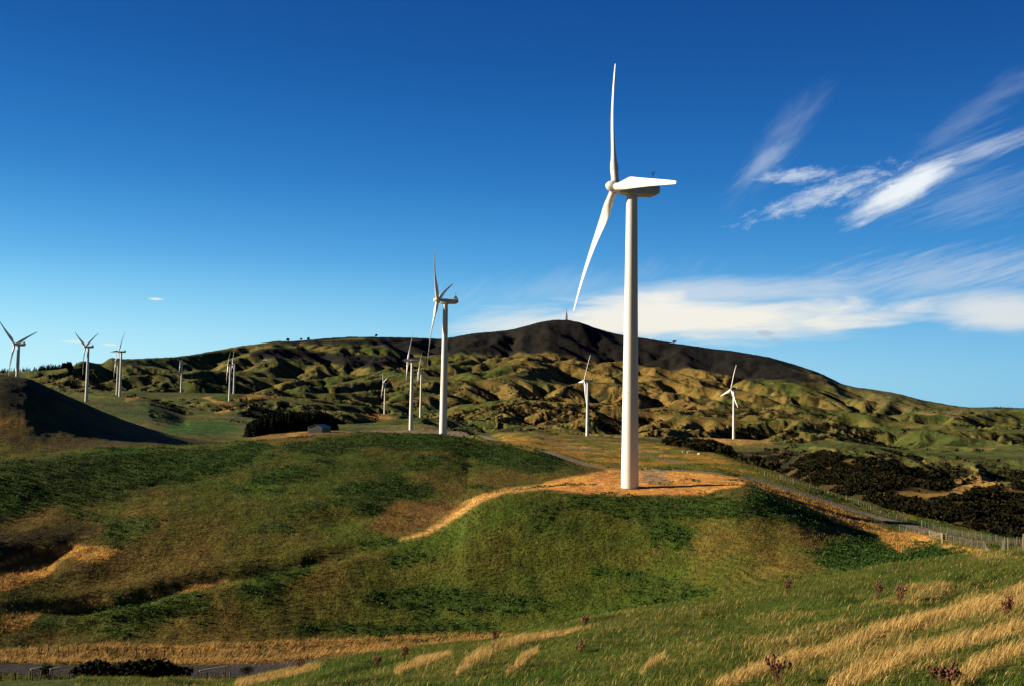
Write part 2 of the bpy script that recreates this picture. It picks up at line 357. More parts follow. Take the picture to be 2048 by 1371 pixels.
rel = np.clip(cubic(N1, gx0, gy0, C1, x, y)*(1-in2)+cubic(N2, g2x, g2y, C2, x, y)*in2, -2.6, 1.9)
inn = sstep(0, 300, np.minimum(np.minimum(x-gx0, gx0+C1*(nx1-1)-x), gy0+C1*(ny1-1)-y))
LA = bilin(np.log(A1*C1*C1), gx0, gy0, C1, x, y)*(1-in2)+bilin(np.log(A2*C2*C2), g2x, g2y, C2, x, y)*in2
tall = (2.5+4*sstep(650, 1000, Rg[sl])+6.5*sstep(800, 1500, Rg[sl])+6*sstep(1800, 3500, Rg[sl]))*(1-.45*sstep(14.8, 15.3, lay[sl]))
for tq in TD:
    tp = at(*tq[:3]); rel *= 1-.9*np.exp(-((x-tp[0])**2+(y-tp[1])**2)/(60+.045*tq[2])**2)
wst = 1-.42*sstep(-13, -17, np.degrees(Ag[sl]))*sstep(2200, 1500, Rg[sl])
relf = (rel-.9)*wst*tall*far[sl]*hold[sl]*inn
Z[sl] += relf*REL
GUL = np.zeros_like(Z); GUL[sl] = sstep(7.0, 10.0, LA)*sstep(.5, -.9, rel)*far[sl]*inn
sf = slice(np.searchsorted(RR, 600.), np.searchsorted(RR, 5600.)); x, y = X[sf], Y[sf]
gx, gy = grad(Z); gx, gy = gx[sf], gy[sf]; fg_ = np.zeros_like(x); lam, amp = 84., 6.5
for o in range(3):
    L_ = np.hypot(gx, gy)+1e-9; sx, sy = -gy/L_, gx/L_; st = sstep(.03, .22, L_)/(1+(L_/1.1)**3)
    cell = lam*1.5; px_, py_ = x/cell, y/cell; ix, iy = np.floor(px_), np.floor(py_); cc = np.zeros_like(x); ss = np.zeros_like(x); ww = np.zeros_like(x)
    for a in (-1, 0, 1):
        for b in (-1, 0, 1):
            cx, cy = ix+a, iy+b
            vx = px_-cx-.5-(hash2(cx, cy, 100+o)-.5)*.8; vy = py_-cy-.5-(hash2(cx, cy, 200+o)-.5)*.8
            w_ = np.maximum(0, 1-(vx*vx+vy*vy)/2.2)**3; ph = 6.2831853*(vx*sx+vy*sy)*1.5
            cc += w_*np.cos(ph); ss += w_*np.sin(ph); ww += w_
    n_ = np.sqrt(cc*cc+ss*ss)+1e-6*ww; k_ = np.minimum(1, n_/ww*2.2); c_, s_ = cc/n_*k_, ss/n_*k_; t = (c_+1)/2
    fade = 1-sstep(lam*45, lam*90, Rg[sf]); am = amp*st*fade*np.clip(.75+1.1*fbm(x/300, y/300, 2, 81), .15, 1.3)
    fg_ -= am*(1-t**.8); gx += -s_*sx*am/lam*3.1; gy += -s_*sy*am/lam*3.1; lam *= .5; amp *= .52
fg_ *= (1-.4*sstep(-13, -17, np.degrees(Ag[sf]))*sstep(2200, 1500, Rg[sf]))*sstep(620, 1050, Rg[sf])*far[sf]*hold[sf]*(1-.5*sstep(14.8, 15.1, lay[sf])); Z[sf] += fg_
GUL[sf] = np.maximum(GUL[sf], .55*sstep(1.0, 3.2, -fg_))
m_ = sstep(14.6, 15.2, lay)*(1-sstep(16.6, 17, lay))
Z += m_*(5*fbm(X/210, Y/210, 3, 90)+3.2*fbm(X/34, Y/34, 3, 95))
# near ground: tussocks, slips and soft folds
near = 1-sstep(10.4, 11.3, lay)
nz = slice(np.searchsorted(RR, 12.), np.searchsorted(RR, 900.))
xn, yn = X[nz], Y[nz]
amp_n = near[nz]*sstep(12, 40, Rg[nz])
Z[nz] += amp_n*(.9*fbm(xn/34, yn/34, 3, 71)*sstep(60, 110, Rg[nz]) + .35*fbm(xn/9, yn/9, 3, 75) + .12*fbm(xn/2.4, yn/2.4, 2, 79))
fgz = slice(np.searchsorted(RR, 15.), np.searchsorted(RR, 90.))
xf, yf = X[fgz], Y[fgz]
wf = sstep(15, 30, Rg[fgz])*(1-sstep(68, 86, Rg[fgz]))
fold = fbm((xf*.80-yf*.6)/9+1.2*fbm(xf/13, yf/13, 2, 4), (xf*.6+yf*.8)/26, 3, 31)    # long folds running up to the right
Z[fgz] += wf*1.0*fold*(.35+.65*sstep(30, 50, Rg[fgz])*(1-sstep(56, 66, Rg[fgz])))

ANCH = 1
# anchors: spots whose height is known, as (x, y, z, radius)
TURB = []
def fix_height(px, py, pz, rad, core=0.):
    global Z
    d = np.hypot(X-px, Y-py); w = np.exp(-(np.maximum(0, d-core)/rad)**2)
    w[d > core+rad*3.2] = 0
    cur = Hs(px, py)
    if core > 0: Z = Z*(1-w) + (pz)*w
    else: Z = Z + w*(pz-cur)
for (bx, by, d, yw, ti, ph, lb) in TD:
    p = at(bx, by, d)
    fix_height(p[0], p[1], p[2], 14 if d < 300 else 34 if d < 700 else 60+.02*d)
    TURB.append((p, yw, ti, ph, lb))
# level the roads across their width
def polyline(pts, step=2.):
    P = [at(*q)[:2] for q in pts]; P = np.array(P)
    s = np.concatenate([[0], np.cumsum(np.hypot(*np.diff(P, axis=0).T))])
    q = np.arange(0, s[-1], step)
    return np.stack([pchip(s, P[:, 0], q), pchip(s, P[:, 1], q)], -1)
def dist_poly(px, py, L):
    best = np.full(px.shape, 1e18); idx = np.zeros(px.shape)
    for k in range(len(L)-1):
        ax, ay = L[k]; ex, ey = L[k+1]-L[k]
        t = np.clip(((px-ax)*ex+(py-ay)*ey)/(ex*ex+ey*ey), 0, 1)
        d = (px-ax-t*ex)**2+(py-ay-t*ey)**2; m = d < best; best[m] = d[m]; idx[m] = k+t[m]
    return np.sqrt(best), idx
def level(L, half, soft, drop=0.):
    h = Hs(L[:, 0], L[:, 1]); k = 9
    hp = np.concatenate([np.full(k, h[0]), h, np.full(k, h[-1])]); h = np.convolve(hp, np.ones(2*k+1)/(2*k+1), 'valid')
    m = (X > L[:, 0].min()-30) & (X < L[:, 0].max()+30) & (Y > L[:, 1].min()-30) & (Y < L[:, 1].max()+30)
    d, i = dist_poly(X[m], Y[m], L)
    w = 1-sstep(half, half+soft, d)
    Z[m] = Z[m]*(1-w)+(np.interp(i, np.arange(len(h)), h)-drop)*w
    return h
ROADA = polyline([(-500,1342,134),(-200,1337,134),(0,1335,134),(300,1334,134),(560,1334,136),(760,1334,140),(1050,1330,146),(1300,1290,150)], 1.5)
hA = level(ROADA, 4.2, 6)
GRAV = polyline([(960,866,470),(1060,905,318),(1180,930,288),(1258,941,278),(1400,941,262),(1500,955,256),(1600,985,249),(1700,1017,243),(1850,1062,228),(1960,1081,190),(2048,1095,165),(2300,1130,135),(2600,1200,112)], 1.5)
hG = level(GRAV, 3.2, 4)
# narrow gullies cut into the near hill
def gully_cut(pts, depth, w, bank=.35):
    global Z
    L = polyline(pts, 1.5); m = (X > L[:, 0].min()-30) & (X < L[:, 0].max()+30) & (Y > L[:, 1].min()-30) & (Y < L[:, 1].max()+30)
    d, i = dist_poly(X[m], Y[m], L); e = sstep(0, 12, i)*sstep(0, 12, len(L)-1-i); wob = 1+.35*np.sin(i*.31)+.2*np.sin(i*.83)
    Z[m] -= e*depth*(np.exp(-(d/(w*wob))**2)-bank*np.exp(-((d-2.2*w)/w)**2))
gully_cut([(-60,1232,173),(100,1213,174),(250,1195,176),(400,1164,181),(560,1132,184),(700,1100,189),(810,1076,193)], 1.0, 2.1)
gully_cut([(-80,1150,186),(20,1122,191),(100,1092,196),(170,1066,202),(230,1050,206)], 1.5, 3.6)
gully_cut([(560,1070,200),(640,1050,204),(760,1035,210),(840,1020,216)], 1.0, 3.5)
print('terrain', NR, NA, NR*NA, round(time.time()-T0, 1))
# ------------------------------------------------------------------ ground cover
P3 = np.stack([X, Y, Z], -1)
front = (Y > 1) & (np.abs(np.degrees(Ag)) < 60)
PX = np.full(X.shape, -9999.); PY = np.full(X.shape, -9999.)
q = project(P3[front]); PX[front] = q[:, 0]; PY[front] = q[:, 1]
def area(poly, r1, r2, soft=8., warp=0., wl=12., seed=0):
    """cover of the ground outlined on the photograph, for ranges r1..r2, with a ragged edge"""
    poly = np.array(poly, float)
    i0, i1 = np.searchsorted(RR, r1), np.searchsorted(RR, r2)
    px, py = PX[i0:i1], PY[i0:i1]; out = np.zeros_like(X)
    pad = soft+warp+2
    m = (px > poly[:, 0].min()-pad) & (px < poly[:, 0].max()+pad) & (py > poly[:, 1].min()-pad) & (py < poly[:, 1].max()+pad)
    if not m.any(): return out
    ax, ay = px[m], py[m]; gx_, gy_ = X[i0:i1][m], Y[i0:i1][m]
    if warp: 
        ax = ax + warp*fbm(gx_/wl, gy_/wl, 3, seed+1)*1.6; ay = ay + warp*fbm(gx_/wl, gy_/wl, 3, seed+2)
    d = np.full(ax.shape, 1e9); ins = np.zeros(ax.shape, bool); n = len(poly)
    for k in range(n):
        a, b = poly[k], poly[(k+1) % n]; e = b-a; L2 = (e*e).sum()+1e-9
        t = np.clip(((ax-a[0])*e[0]+(ay-a[1])*e[1])/L2, 0, 1)
        d = np.minimum(d, np.hypot(ax-a[0]-t*e[0], ay-a[1]-t*e[1]))
        c = ((a[1] > ay) != (b[1] > ay)); 
        with np.errstate(divide='ignore', invalid='ignore'): xi = a[0]+(ay-a[1])*e[0]/e[1]
        ins ^= c & (ax < xi)
    s = np.where(ins, d, -d)
    o = out[i0:i1]; o[m] = sstep(-soft/2, soft/2, s); out[i0:i1] = o
    return out
def line_area(pts, half, r1, r2, warp=0., seed=0):
    """a strip along a line on the photograph; half width in its pixels"""
    p = np.array(pts, float); d = np.gradient(p, axis=0); nrm = np.stack([-d[:, 1], d[:, 0]], -1)/np.hypot(d[:, 0], d[:, 1])[:, None]
    h = np.broadcast_to(np.asarray(half, float), (len(p),))[:, None]
    return area(np.concatenate([p+nrm*h, (p-nrm*h)[::-1]]), r1, r2, soft=float(np.mean(h))*.9+1, warp=warp, seed=seed)
COL = np.zeros((NR, NA, 3)); c3 = lambda *a: np.array(a, float)
green, lush, olive = c3(.052, .080, .014), c3(.040, .098, .012), c3(.092, .088, .020)
gold, straw, brown = c3(.38, .22, .060), c3(.46, .30, .11), c3(.130, .075, .028)
weed, scrub, gravel, soil = c3(.028, .062, .012), c3(.016, .019, .009), c3(.20, .165, .135), c3(.10, .07, .045)
def lay_on(c, w):
    global COL
    w = np.clip(w, 0, 1)[..., None]; COL = COL*(1-w) + c*w
n1 = fbm(X/70, Y/70, 4, 301); n2 = fbm(X/14, Y/14, 4, 307); n3 = fbm(X/260, Y/260, 4, 311); n4 = fbm(X/3.5, Y/3.5, 3, 317)
COL[:] = green
nearw = 1-sstep(10.3, 11.2, lay)
lay_on(olive, nearw*(.45+.5*n2+.5*n1))
lay_on(brown, nearw*np.clip(.14+.8*n1+.5*n2, 0, .45))
# far country: pasture, dry faces and scrub in the gullies
farw = sstep(10.3, 11.2, lay)
gx, gy = grad(Z); slope = np.hypot(gx, gy)
lay_on(c3(.120,.125,.034), farw*np.clip(.6+.9*n3+.3*n1, 0, 1))
dry_c = np.exp(-((PX-1250)/430)**2)*.55 + np.exp(-((PX-620)/90)**2)*.1
dry = sstep(.22, .75, .55*np.clip(slope/.6, 0, 1.2) + .9*n3 + .45*n1 + dry_c - .15)
lay_on(gold*.80, farw*dry*(.32+.35*np.exp(-((PX-1280)/300)**2)))
lay_on(brown*1.0, farw*sstep(.0, .45, n1*.8+n2*.5)*.45)
lay_on(c3(.05,.085,.016), farw*sstep(.05, .4, fbm(X/150+9, Y/150, 3, 350))*.5)
sc_w = sstep(.28, .58, GUL*(.85+1.1*n1) + .26*n2 + .25*n3)
SCRUB = farw*sc_w*(Rg > 600)
lay_on(scrub, SCRUB*.9)
# forest on the mountain
FOREST = area([(505,689),(560,684),(700,678),(820,679),(880,680),(950,670),(1020,662),(1080,646),(1130,636),(1200,655),(1300,674),(1400,690),(1450,700),(1520,715),(1560,730),(1620,748),(1680,770),(1600,764),(1540,752),(1470,745),(1400,737),(1290,729),(1240,722),(1180,712),(1130,700),(1085,700),(1040,703),(960,701),(900,706),(840,709),(812,708),(790,700),(760,690),(700,688),(640,689),(560,688)], 3500, 9000, 7, 5, 120, 5)
FOREST = np.maximum(FOREST, area([(500,702),(560,694),(620,700),(700,708),(760,712),(800,712),(850,716),(820,722),(730,736),(660,726),(600,716),(540,716),(498,716)], 2500, 5600, 5, 4, 90, 8))
FOREST = np.maximum(FOREST, sstep(14.97, 15.12, lay+.10*fbm(X/160, Y/160, 3, 360))*sstep(820, 860, PX)*sstep(1640, 1560, PX))
fnz = .3*fbm(X/130, Y/130, 3, 365)
FOREST = np.maximum(FOREST, sstep(15.55, 15.75, lay+fnz)*sstep(1380, 1420, PX)*sstep(1790, 1700, PX))
FOREST = np.maximum(FOREST, sstep(15.5, 15.7, lay+fnz)*sstep(530, 570, PX)*sstep(920, 900, PX))
FOREST = np.maximum(FOREST, sstep(15.9, 16.2, lay)*(PX > 600)*(PX < 1420))
lay_on(c3(.0115, .0115, .0125)*(1+.5*n1)[..., None], FOREST*.97)
lay_on(c3(.05, .07, .10), sstep(16.6, 17.3, lay))  # haze put into the colour: farthest land tinted blue
print('cols', round(time.time()-T0, 1))
# near country, outlined one patch at a time
def lo(c, w, k=1.): lay_on(c, w*k)
WEED = np.zeros_like(X)
for s_, pl in enumerate([
 [(-50,925),(200,900),(440,890),(520,878),(560,895),(470,935),(380,962),(250,990),(120,1012),(-50,1045)],
 [(560,882),(740,866),(860,866),(1000,882),(1118,910),(1128,930),(1080,950),(1000,935),(900,905),(780,890),(650,908),(560,905)],
 [(650,985),(700,960),(780,950),(860,965),(860,990),(800,1005),(720,1028),(690,1012)],
 [(1130,990),(1430,990),(1500,985),(1560,1000),(1700,1052),(1640,1050),(1500,1030),(1380,1035),(1290,1045),(1200,1022),(1140,1008)],
 [(1630,1095),(1700,1062),(1750,1068),(1770,1090),(1800,1108),(1830,1080),(1880,1082),(1938,1108),(1800,1130),(1680,1152),(1630,1130)],
 [(1290,1050),(1340,1040),(1410,1070),(1390,1100),(1300,1090)],
 [(740,1182),(850,1170),(1060,1185),(1130,1212),(1050,1232),(800,1218),(720,1202)],
 [(1180,1130),(1300,1140),(1290,1162),(1180,1150)],
 [(780,1110),(850,1095),(870,1115),(800,1128)],
 [(500,945),(620,925),(620,950),(500,975)],
 [(460,1170),(560,1140),(640,1130),(560,1180),(480,1200)],
 [(600,1245),(1000,1240),(1000,1262),(600,1268)]]):
    WEED = np.maximum(WEED, area(pl, 95, 460, 14, 16, 14, 20+3*s_))
WEED = np.maximum(WEED, .8*nearw*(Rg > 150)*(Rg < 300)*sstep(.12, .35, fbm(X/17, Y/17, 4, 93)))
lo(weed, WEED, .8)
LUSHGREEN = nearw*(Rg > 95)*(Rg < 330)*sstep(.05, .4, fbm(X/26, Y/26, 3, 97))
lo(lush, LUSHGREEN, .45)  # lusher grass in random patches
PAD = area([(1065,973),(1110,958),(1180,946),(1230,936),(1290,935),(1340,939),(1400,944),(1470,951),(1502,962),(1480,972),(1440,978),(1420,986),(1258,991),(1170,986),(1100,979)], 190, 300, 6, 4, 6, 51)
lo(c3(.52,.27,.075), PAD, .92)
lo(c3(.30,.16,.07), PAD*sstep(0, .5, n4+.5*n2), .6)
lo(gravel, area([(1282,938),(1335,938),(1330,952),(1345,962),(1318,966),(1285,966)], 190, 300, 6, 3, 5, 53), .75)
SPUR = line_area([(800,1079),(850,1066),(880,1046),(910,1026),(940,1006),(970,992),(1010,980),(1090,973)], [1.5,5,7,9,9,7,5,5], 180, 250, 1.5, 60)
lo(straw, SPUR, .95)
GOLDN = np.zeros_like(X)
for s_, pl in enumerate([
 [(100,1102),(150,1086),(240,1095),(205,1122),(120,1117)], [(-40,1160),(0,1148),(110,1122),(100,1150),(40,1172),(-40,1195)],
 [(0,1240),(80,1225),(40,1260),(0,1262)], [(1500,962),(1560,976),(1680,1012),(1760,1050),(1800,1070),(1780,1078),(1740,1060),(1640,1032),(1600,1003),(1520,975)],
 [(1755,1068),(1840,1062),(1872,1082),(1815,1108),(1775,1092)], [(1882,1088),(1960,1100),(2000,1108),(1945,1112),(1905,1104)],
 [(1150,1245),(1190,1238),(1350,1222),(1300,1235),(1180,1250)]]):
    GOLDN = np.maximum(GOLDN, area(pl, 70, 320, 10, 10, 7, 120+3*s_))
GOLDN = np.maximum(GOLDN, line_area([(-20,1135),(20,1122),(60,1103),(110,1088),(145,1084)], 3, 150, 230, 2, 70))
GOLDN = np.maximum(GOLDN, .8*line_area([(0,1232),(100,1218),(250,1197),(380,1176),(460,1158)], 4, 140, 230, 5, 72))
GOLDN = np.maximum(GOLDN, .8*line_area([(1140,918),(1180,928),(1240,942),(1240,950)], 3, 230, 330, 2, 73))
lo(gold*1.1, GOLDN, .85)
VERGE = area([(-60,1312),(0,1300),(200,1288),(400,1288),(600,1280),(800,1270),(1040,1268),(1010,1300),(700,1335),(560,1330),(400,1326),(200,1326),(-60,1326)], 118, 200, 8, 6, 8, 61)
lo(straw, VERGE, .60); lo(gold, VERGE*sstep(-.2, .3, fbm(X/9, Y/2.5, 3, 330)), .6); lo(green, VERGE*sstep(.05, .35, fbm(X/12, Y/3, 3, 340)), .8)
lo(brown, area([(740,1052),(780,1010),(880,1000),(940,1003),(860,1060),(780,1072)], 180, 300, 16, 10, 8, 64), .8)
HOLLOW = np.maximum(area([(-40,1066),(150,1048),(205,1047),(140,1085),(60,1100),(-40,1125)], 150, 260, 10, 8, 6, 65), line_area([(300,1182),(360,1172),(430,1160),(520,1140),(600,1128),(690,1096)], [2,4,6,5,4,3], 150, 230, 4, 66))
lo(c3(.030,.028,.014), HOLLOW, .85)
# paddock behind the nearest turbine
PADD = area([(905,892),(1000,866),(1060,862),(1140,873),(1240,883),(1320,884),(1400,890),(1480,912),(1600,962),(1750,1010),(2048,1078),(2048,1092),(1850,1058),(1600,980),(1440,938),(1240,938),(1130,914),(1000,886)], 250, 520, 5, 2, 10, 80)
lo(c3(.13,.14,.022), PADD, .55); lo(gold*.9, PADD*sstep(.0, .4, n2+.6*n1+.25*np.exp(-((PX-1050)/110)**2)), .6)
# dark scrub hill on the left, lit flank and unlit top painted in
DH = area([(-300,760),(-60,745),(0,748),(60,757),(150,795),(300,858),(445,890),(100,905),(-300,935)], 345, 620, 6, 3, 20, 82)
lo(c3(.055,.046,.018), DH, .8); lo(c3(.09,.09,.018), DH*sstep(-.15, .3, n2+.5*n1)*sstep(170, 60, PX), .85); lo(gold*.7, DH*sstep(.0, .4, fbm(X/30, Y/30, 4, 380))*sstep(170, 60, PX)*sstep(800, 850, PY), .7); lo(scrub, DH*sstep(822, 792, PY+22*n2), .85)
YARD = area([(480,872),(560,866),(612,858),(760,862),(940,866),(905,874),(760,874),(600,880),(520,880)], 360, 760, 5, 3, 12, 84)
lo(brown*1.5, YARD, .8); lo(gravel, area([(660,866),(760,858),(850,856),(905,850),(960,862),(930,872),(850,866),(740,870)], 450, 860, 5, 3, 12, 86), .7)
lo(gold, area([(568,868),(590,860),(625,857),(628,861),(600,866),(590,872)], 500, 800, 3, 1), .9)
lo(lush*1.1, area([(335,852),(395,830),(455,845),(485,858),(450,866),(380,868),(322,862)], 730, 1200, 6, 3, 20, 88), .9)
lo(lush, area([(265,800),(330,795),(380,803),(420,816),(300,822)], 900, 1500, 6, 3, 20, 89), .8)
lo(c3(.13,.15,.03), area([(175,786),(225,783),(230,795),(180,798)], 1100, 2300, 4, 2, 20, 90), .9)
lo(gold*1.1, line_area([(250,798),(300,789),(360,786),(400,787),(430,802),(470,811),(455,820),(430,824)], 3.2, 800, 2300, 3, 91), .85)
lo(gold, area([(465,800),(500,785),(540,782),(600,785),(560,793),(510,798)], 1000, 2600, 4, 3, 30, 92), .85)
lo(gold, area([(690,835),(740,823),(770,826),(790,836),(740,841)], 900, 2300, 5, 3, 30, 93), .8)
lo(gold*1.1, area([(1372,879),(1420,871),(1500,872),(1562,882),(1500,888),(1440,890)], 900, 1500, 4, 3, 20, 94), .9)
BUSH = np.zeros_like(X)
for s_, pl in enumerate([
 [(1330,882),(1400,880),(1560,892),(1650,908),(1760,922),(1860,938),(1925,952),(1880,985),(1800,978),(1700,990),(1600,960),(1500,922),(1420,905),(1340,893)],
 [(1760,1000),(1850,995),(1930,995),(2000,968),(2200,950),(2200,1100),(2048,1084),(1990,1078),(1850,1040),(1770,1012)]]):
    BUSH = np.maximum(BUSH, area(pl, 262, 1200, 8, 9, 22, 400+3*s_))
BUSH = np.maximum(BUSH, (Rg > 270)*(Rg < 900)*(lay > 10.25)*(PX > 1380)*sstep(11.9, 11.2, lay)*(1-PADD))
lo(gold*1.1, area([(1690,984),(1850,982),(1900,962),(1960,948),(2010,952),(1990,975),(1940,992),(1850,996),(1760,998)], 450, 1000, 4, 3, 18, 96), .8)
lo(c3(.17,.125,.055), area([(1600,735),(1700,765),(1800,785),(1960,815),(1990,822),(1900,838),(1750,812),(1640,780)], 2600, 7000, 14, 10, 140, 415)*sstep(-.3, .2, n1+.3*n3), .7)
GAP = sstep(-.08, .14, fbm(X/26, Y/26, 3, 410)-.10)
lo(scrub, BUSH, .95); lo(c3(.12,.075,.025), BUSH*GAP, .75); BUSH *= 1-.9*GAP
# foreground: pale bands of dead grass
FGOLD = np.zeros_like(X)
for s_, (ln, hw) in enumerate([
 ([(1430,1375),(1500,1345),(1560,1322),(1660,1302),(1760,1262),(1860,1240),(1960,1212),(2060,1185)], [8,10,10,9,10,13,15,18]),
 ([(1660,1375),(1740,1340),(1830,1305),(1920,1282),(2060,1250)], [14,18,14,12,12]),
 ([(1900,1375),(1960,1330),(2060,1290)], [16,14,12]),
 ([(915,1345),(945,1318),(985,1298),(1050,1276)], [5,9,9,5]),
 ([(790,1345),(850,1320),(900,1305)], [5,7,4]), ([(1010,1345),(1060,1310),(1080,1300)], [5,6,3]),
 ([(470,1371),(560,1350),(640,1333)], [7,6,4]), ([(1280,1345),(1330,1310)], [3,4]), ([(1000,1290),(1100,1268),(1180,1250)], [4,5,3])]):
    FGOLD = np.maximum(FGOLD, line_area(ln, hw, 22, 90, 5, 500+5*s_))
FGN = sstep(.10, .42, fold*1.0 + .5*fbm(xf/5, yf/11, 3, 37)); FG2 = np.zeros_like(X); FG2[fgz] = FGN*wf*(.25+.75*sstep(1300, 1900, PX[fgz]))
FGOLD = np.maximum(FGOLD, .38*FG2)
fgm = (Rg > 12)*(Rg < 92)*1.0
lo(lush*1.0, fgm, .6); lo(olive, fgm*np.clip(.35+n2+.8*n4, 0, 1), .6); lo(straw*.9, FGOLD*fgm, .8)
COL *= (1+.22*n4+.12*n2)[..., None]
COL *= 1+(c3(.26,.14,-.05))*(nearw*(Rg > 92))[..., None]
COL = np.clip(COL, .004, .9)
print('masks', round(time.time()-T0, 1))

# ------------------------------------------------------------------ mesh building
def mesh_np(name, V, Fq=None, Ft=None, mat=None, col=None, smooth=False, parent=None):
    me = bpy.data.meshes.new(name); V = np.asarray(V, np.float32)
    me.vertices.add(len(V)); me.vertices.foreach_set('co', V.ravel())
    nq = 0 if Fq is None else len(Fq); nt = 0 if Ft is None else len(Ft)
    idx = np.concatenate([np.asarray(a, np.int32).ravel() for a in (Fq, Ft) if a is not None and len(a)])
    st = np.concatenate([np.arange(nq, dtype=np.int32)*4, nq*4+np.arange(nt, dtype=np.int32)*3])
    me.loops.add(len(idx)); me.loops.foreach_set('vertex_index', idx)
    me.polygons.add(nq+nt); me.polygons.foreach_set('loop_start', st)
    me.polygons.foreach_set('use_smooth', np.full(nq+nt, smooth))
    me.update(calc_edges=True)
    if col is not None:
        a = me.attributes.new('Col', 'FLOAT_COLOR', 'POINT')
        c = np.ones((len(V), 4), np.float32); c[:, :3] = col; a.data.foreach_set('color', c.ravel())
    if mat: me.materials.append(mat)
    o = bpy.data.objects.new(name, me); C.objects.link(o)
    if parent: o.parent = parent
    return o
def tag(o, label=None, cat=None, group=None, kind=None):
    for k, v in (('label', label), ('category', cat), ('group', group), ('kind', kind)):
        if v: o[k] = v
    return o
def thing(name, loc, label, cat, group=None, rz=0):
    o = bpy.data.objects.new(name, None); C.objects.link(o); o.location = loc; o.rotation_euler = (0, 0, rz)
    o.empty_display_size = .1
    return tag(o, label, cat, group)

def ground_material(name, scale, bump, dist, fine):
    m = bpy.data.materials.new(name); m.use_nodes = True; n = NT(m.node_tree); n.n.clear()
    o = n.new('ShaderNodeOutputMaterial'); b = n.new('ShaderNodeBsdfPrincipled'); n.l.new(b.outputs[0], o.inputs[0])
    a = n.new('ShaderNodeAttribute', attribute_name='Col'); g = n.new('ShaderNodeNewGeometry'); p = g.outputs['Position']
    f1 = n.noise(p, scale, 5, .65); f2 = n.noise(p, fine, 4, .7)
    k1 = n.maprange(f1, .28, .72, .62, 1.42, False); k2 = n.maprange(f2, .28, .72, .70, 1.30, False)
    v = n.new('ShaderNodeVectorMath', operation='SCALE'); n.l.new(a.outputs['Color'], v.inputs[0]); n.put(v.inputs['Scale'], n.m('MULTIPLY', k1, k2))
    hsv = n.new('ShaderNodeHueSaturation'); n.l.new(v.outputs[0], hsv.inputs['Color']); n.put(hsv.inputs['Hue'], n.maprange(n.noise(p, scale*.6, 3, .6), .3, .7, .485, .515, False))
    n.l.new(hsv.outputs[0], b.inputs['Base Color']); b.inputs['Roughness'].default_value = .95; b.inputs['Specular IOR Level'].default_value = .08
    hgt = n.m('ADD', n.m('MULTIPLY', f1, .6), n.m('MULTIPLY', f2, .4))
    if name == 'hill_ground':                    # stock tracks running along the contour
        sp = n.new('ShaderNodeSeparateXYZ'); n.l.new(p, sp.inputs[0])
        wv = n.m('SINE', n.m('ADD', n.m('MULTIPLY', sp.outputs[2], 8.5), n.m('MULTIPLY', n.noise(p, .09, 4, .6), 26.)))
        hgt = n.m('ADD', hgt, n.m('MULTIPLY', wv, .05))
    bp = n.new('ShaderNodeBump'); bp.inputs['Strength'].default_value = bump; bp.inputs['Distance'].default_value = dist
    n.l.new(hgt, bp.inputs['Height']); n.l.new(bp.outputs[0], b.inputs['Normal'])
    return m
GM = [ground_material('meadow_ground', 1.6, .8, .25, 9.), ground_material('hill_ground', .30, .9, 1.4, 1.4), ground_material('far_ground', .035, .8, 9., .16)]
ia = [0, int(np.searchsorted(RR, 96.)), int(np.searchsorted(RR, 640.)), int(np.searchsorted(RR, 3300.)), NR-1]
for nm, i0, i1, mt in (('ground', ia[0], ia[1], GM[0]), ('hill', ia[1], ia[2], GM[1]), ('hills', ia[2], ia[3], GM[2]), ('mountain', ia[3], ia[4], GM[2])):
    s_ = slice(i0, i1+1); n_ = i1+1-i0
    V = np.stack([X[s_], Y[s_], Z[s_]], -1).reshape(-1, 3)
    i, j = np.meshgrid(np.arange(n_-1), np.arange(NA-1), indexing='ij'); a = (i*NA+j).ravel()
    Fq = np.stack([a, a+1, a+NA+1, a+NA], -1)[:, ::-1]
    o = mesh_np(nm, V, Fq, None, mt, COL[s_].reshape(-1, 3), True)
    tag(o, kind='structure')
print('ground', round(time.time()-T0, 1))
# ------------------------------------------------------------------ materials
def simple(name, col, rough=.5, spec=.5, metal=0., var=.0, vs=3., bump=0., bd=.02, streak=False):
    m = bpy.data.materials.new(name); m.use_nodes = True; n = NT(m.node_tree); b = n.n['Principled BSDF']
    b.inputs['Roughness'].default_value = rough; b.inputs['Specular IOR Level'].default_value = spec; b.inputs['Metallic'].default_value = metal
    g = n.new('ShaderNodeTexCoord'); p = g.outputs['Object']
    if streak:
        mp = n.new('ShaderNodeMapping'); n.l.new(p, mp.inputs[0]); mp.inputs['Scale'].default_value = (1.5, 1.5, .06); p = mp.outputs[0]
    f = n.noise(p, vs, 5, .6)
    c0 = tuple(max(0, c*(1-var)) for c in col); c1 = tuple(min(1, c*(1+var)) for c in col)
    n.l.new(n.ramp(f, [(.3, c0), (.7, c1)]), b.inputs['Base Color'])
    if bump:
        bp = n.new('ShaderNodeBump'); bp.inputs['Strength'].default_value = bump; bp.inputs['Distance'].default_value = bd
        n.l.new(f, bp.inputs['Height']); n.l.new(bp.outputs[0], b.inputs['Normal'])
    return m
M_TOWER = simple('tower_paint', (.76, .75, .72), .5, .35, 0, .07, .8, streak=True)
M_BLADE = simple('blade_paint', (.80, .79, .77), .38, .45, 0, .02, .3)
M_NAC = simple('nacelle_shell', (.62, .62, .61), .5, .4, 0, .04, .6)
M_DARK = simple('dark_metal', (.07, .07, .075), .5, .4, .3, .1, 3)
M_GREY = simple('grey_steel', (.28, .29, .30), .45, .5, .5, .1, 3)
M_CONC = simple('concrete', (.26, .20, .13), .9, .2, 0, .15, 2, .4, .02)
M_DOOR = simple('door_paint', (.30, .33, .34), .5, .4, 0, .05, 2)

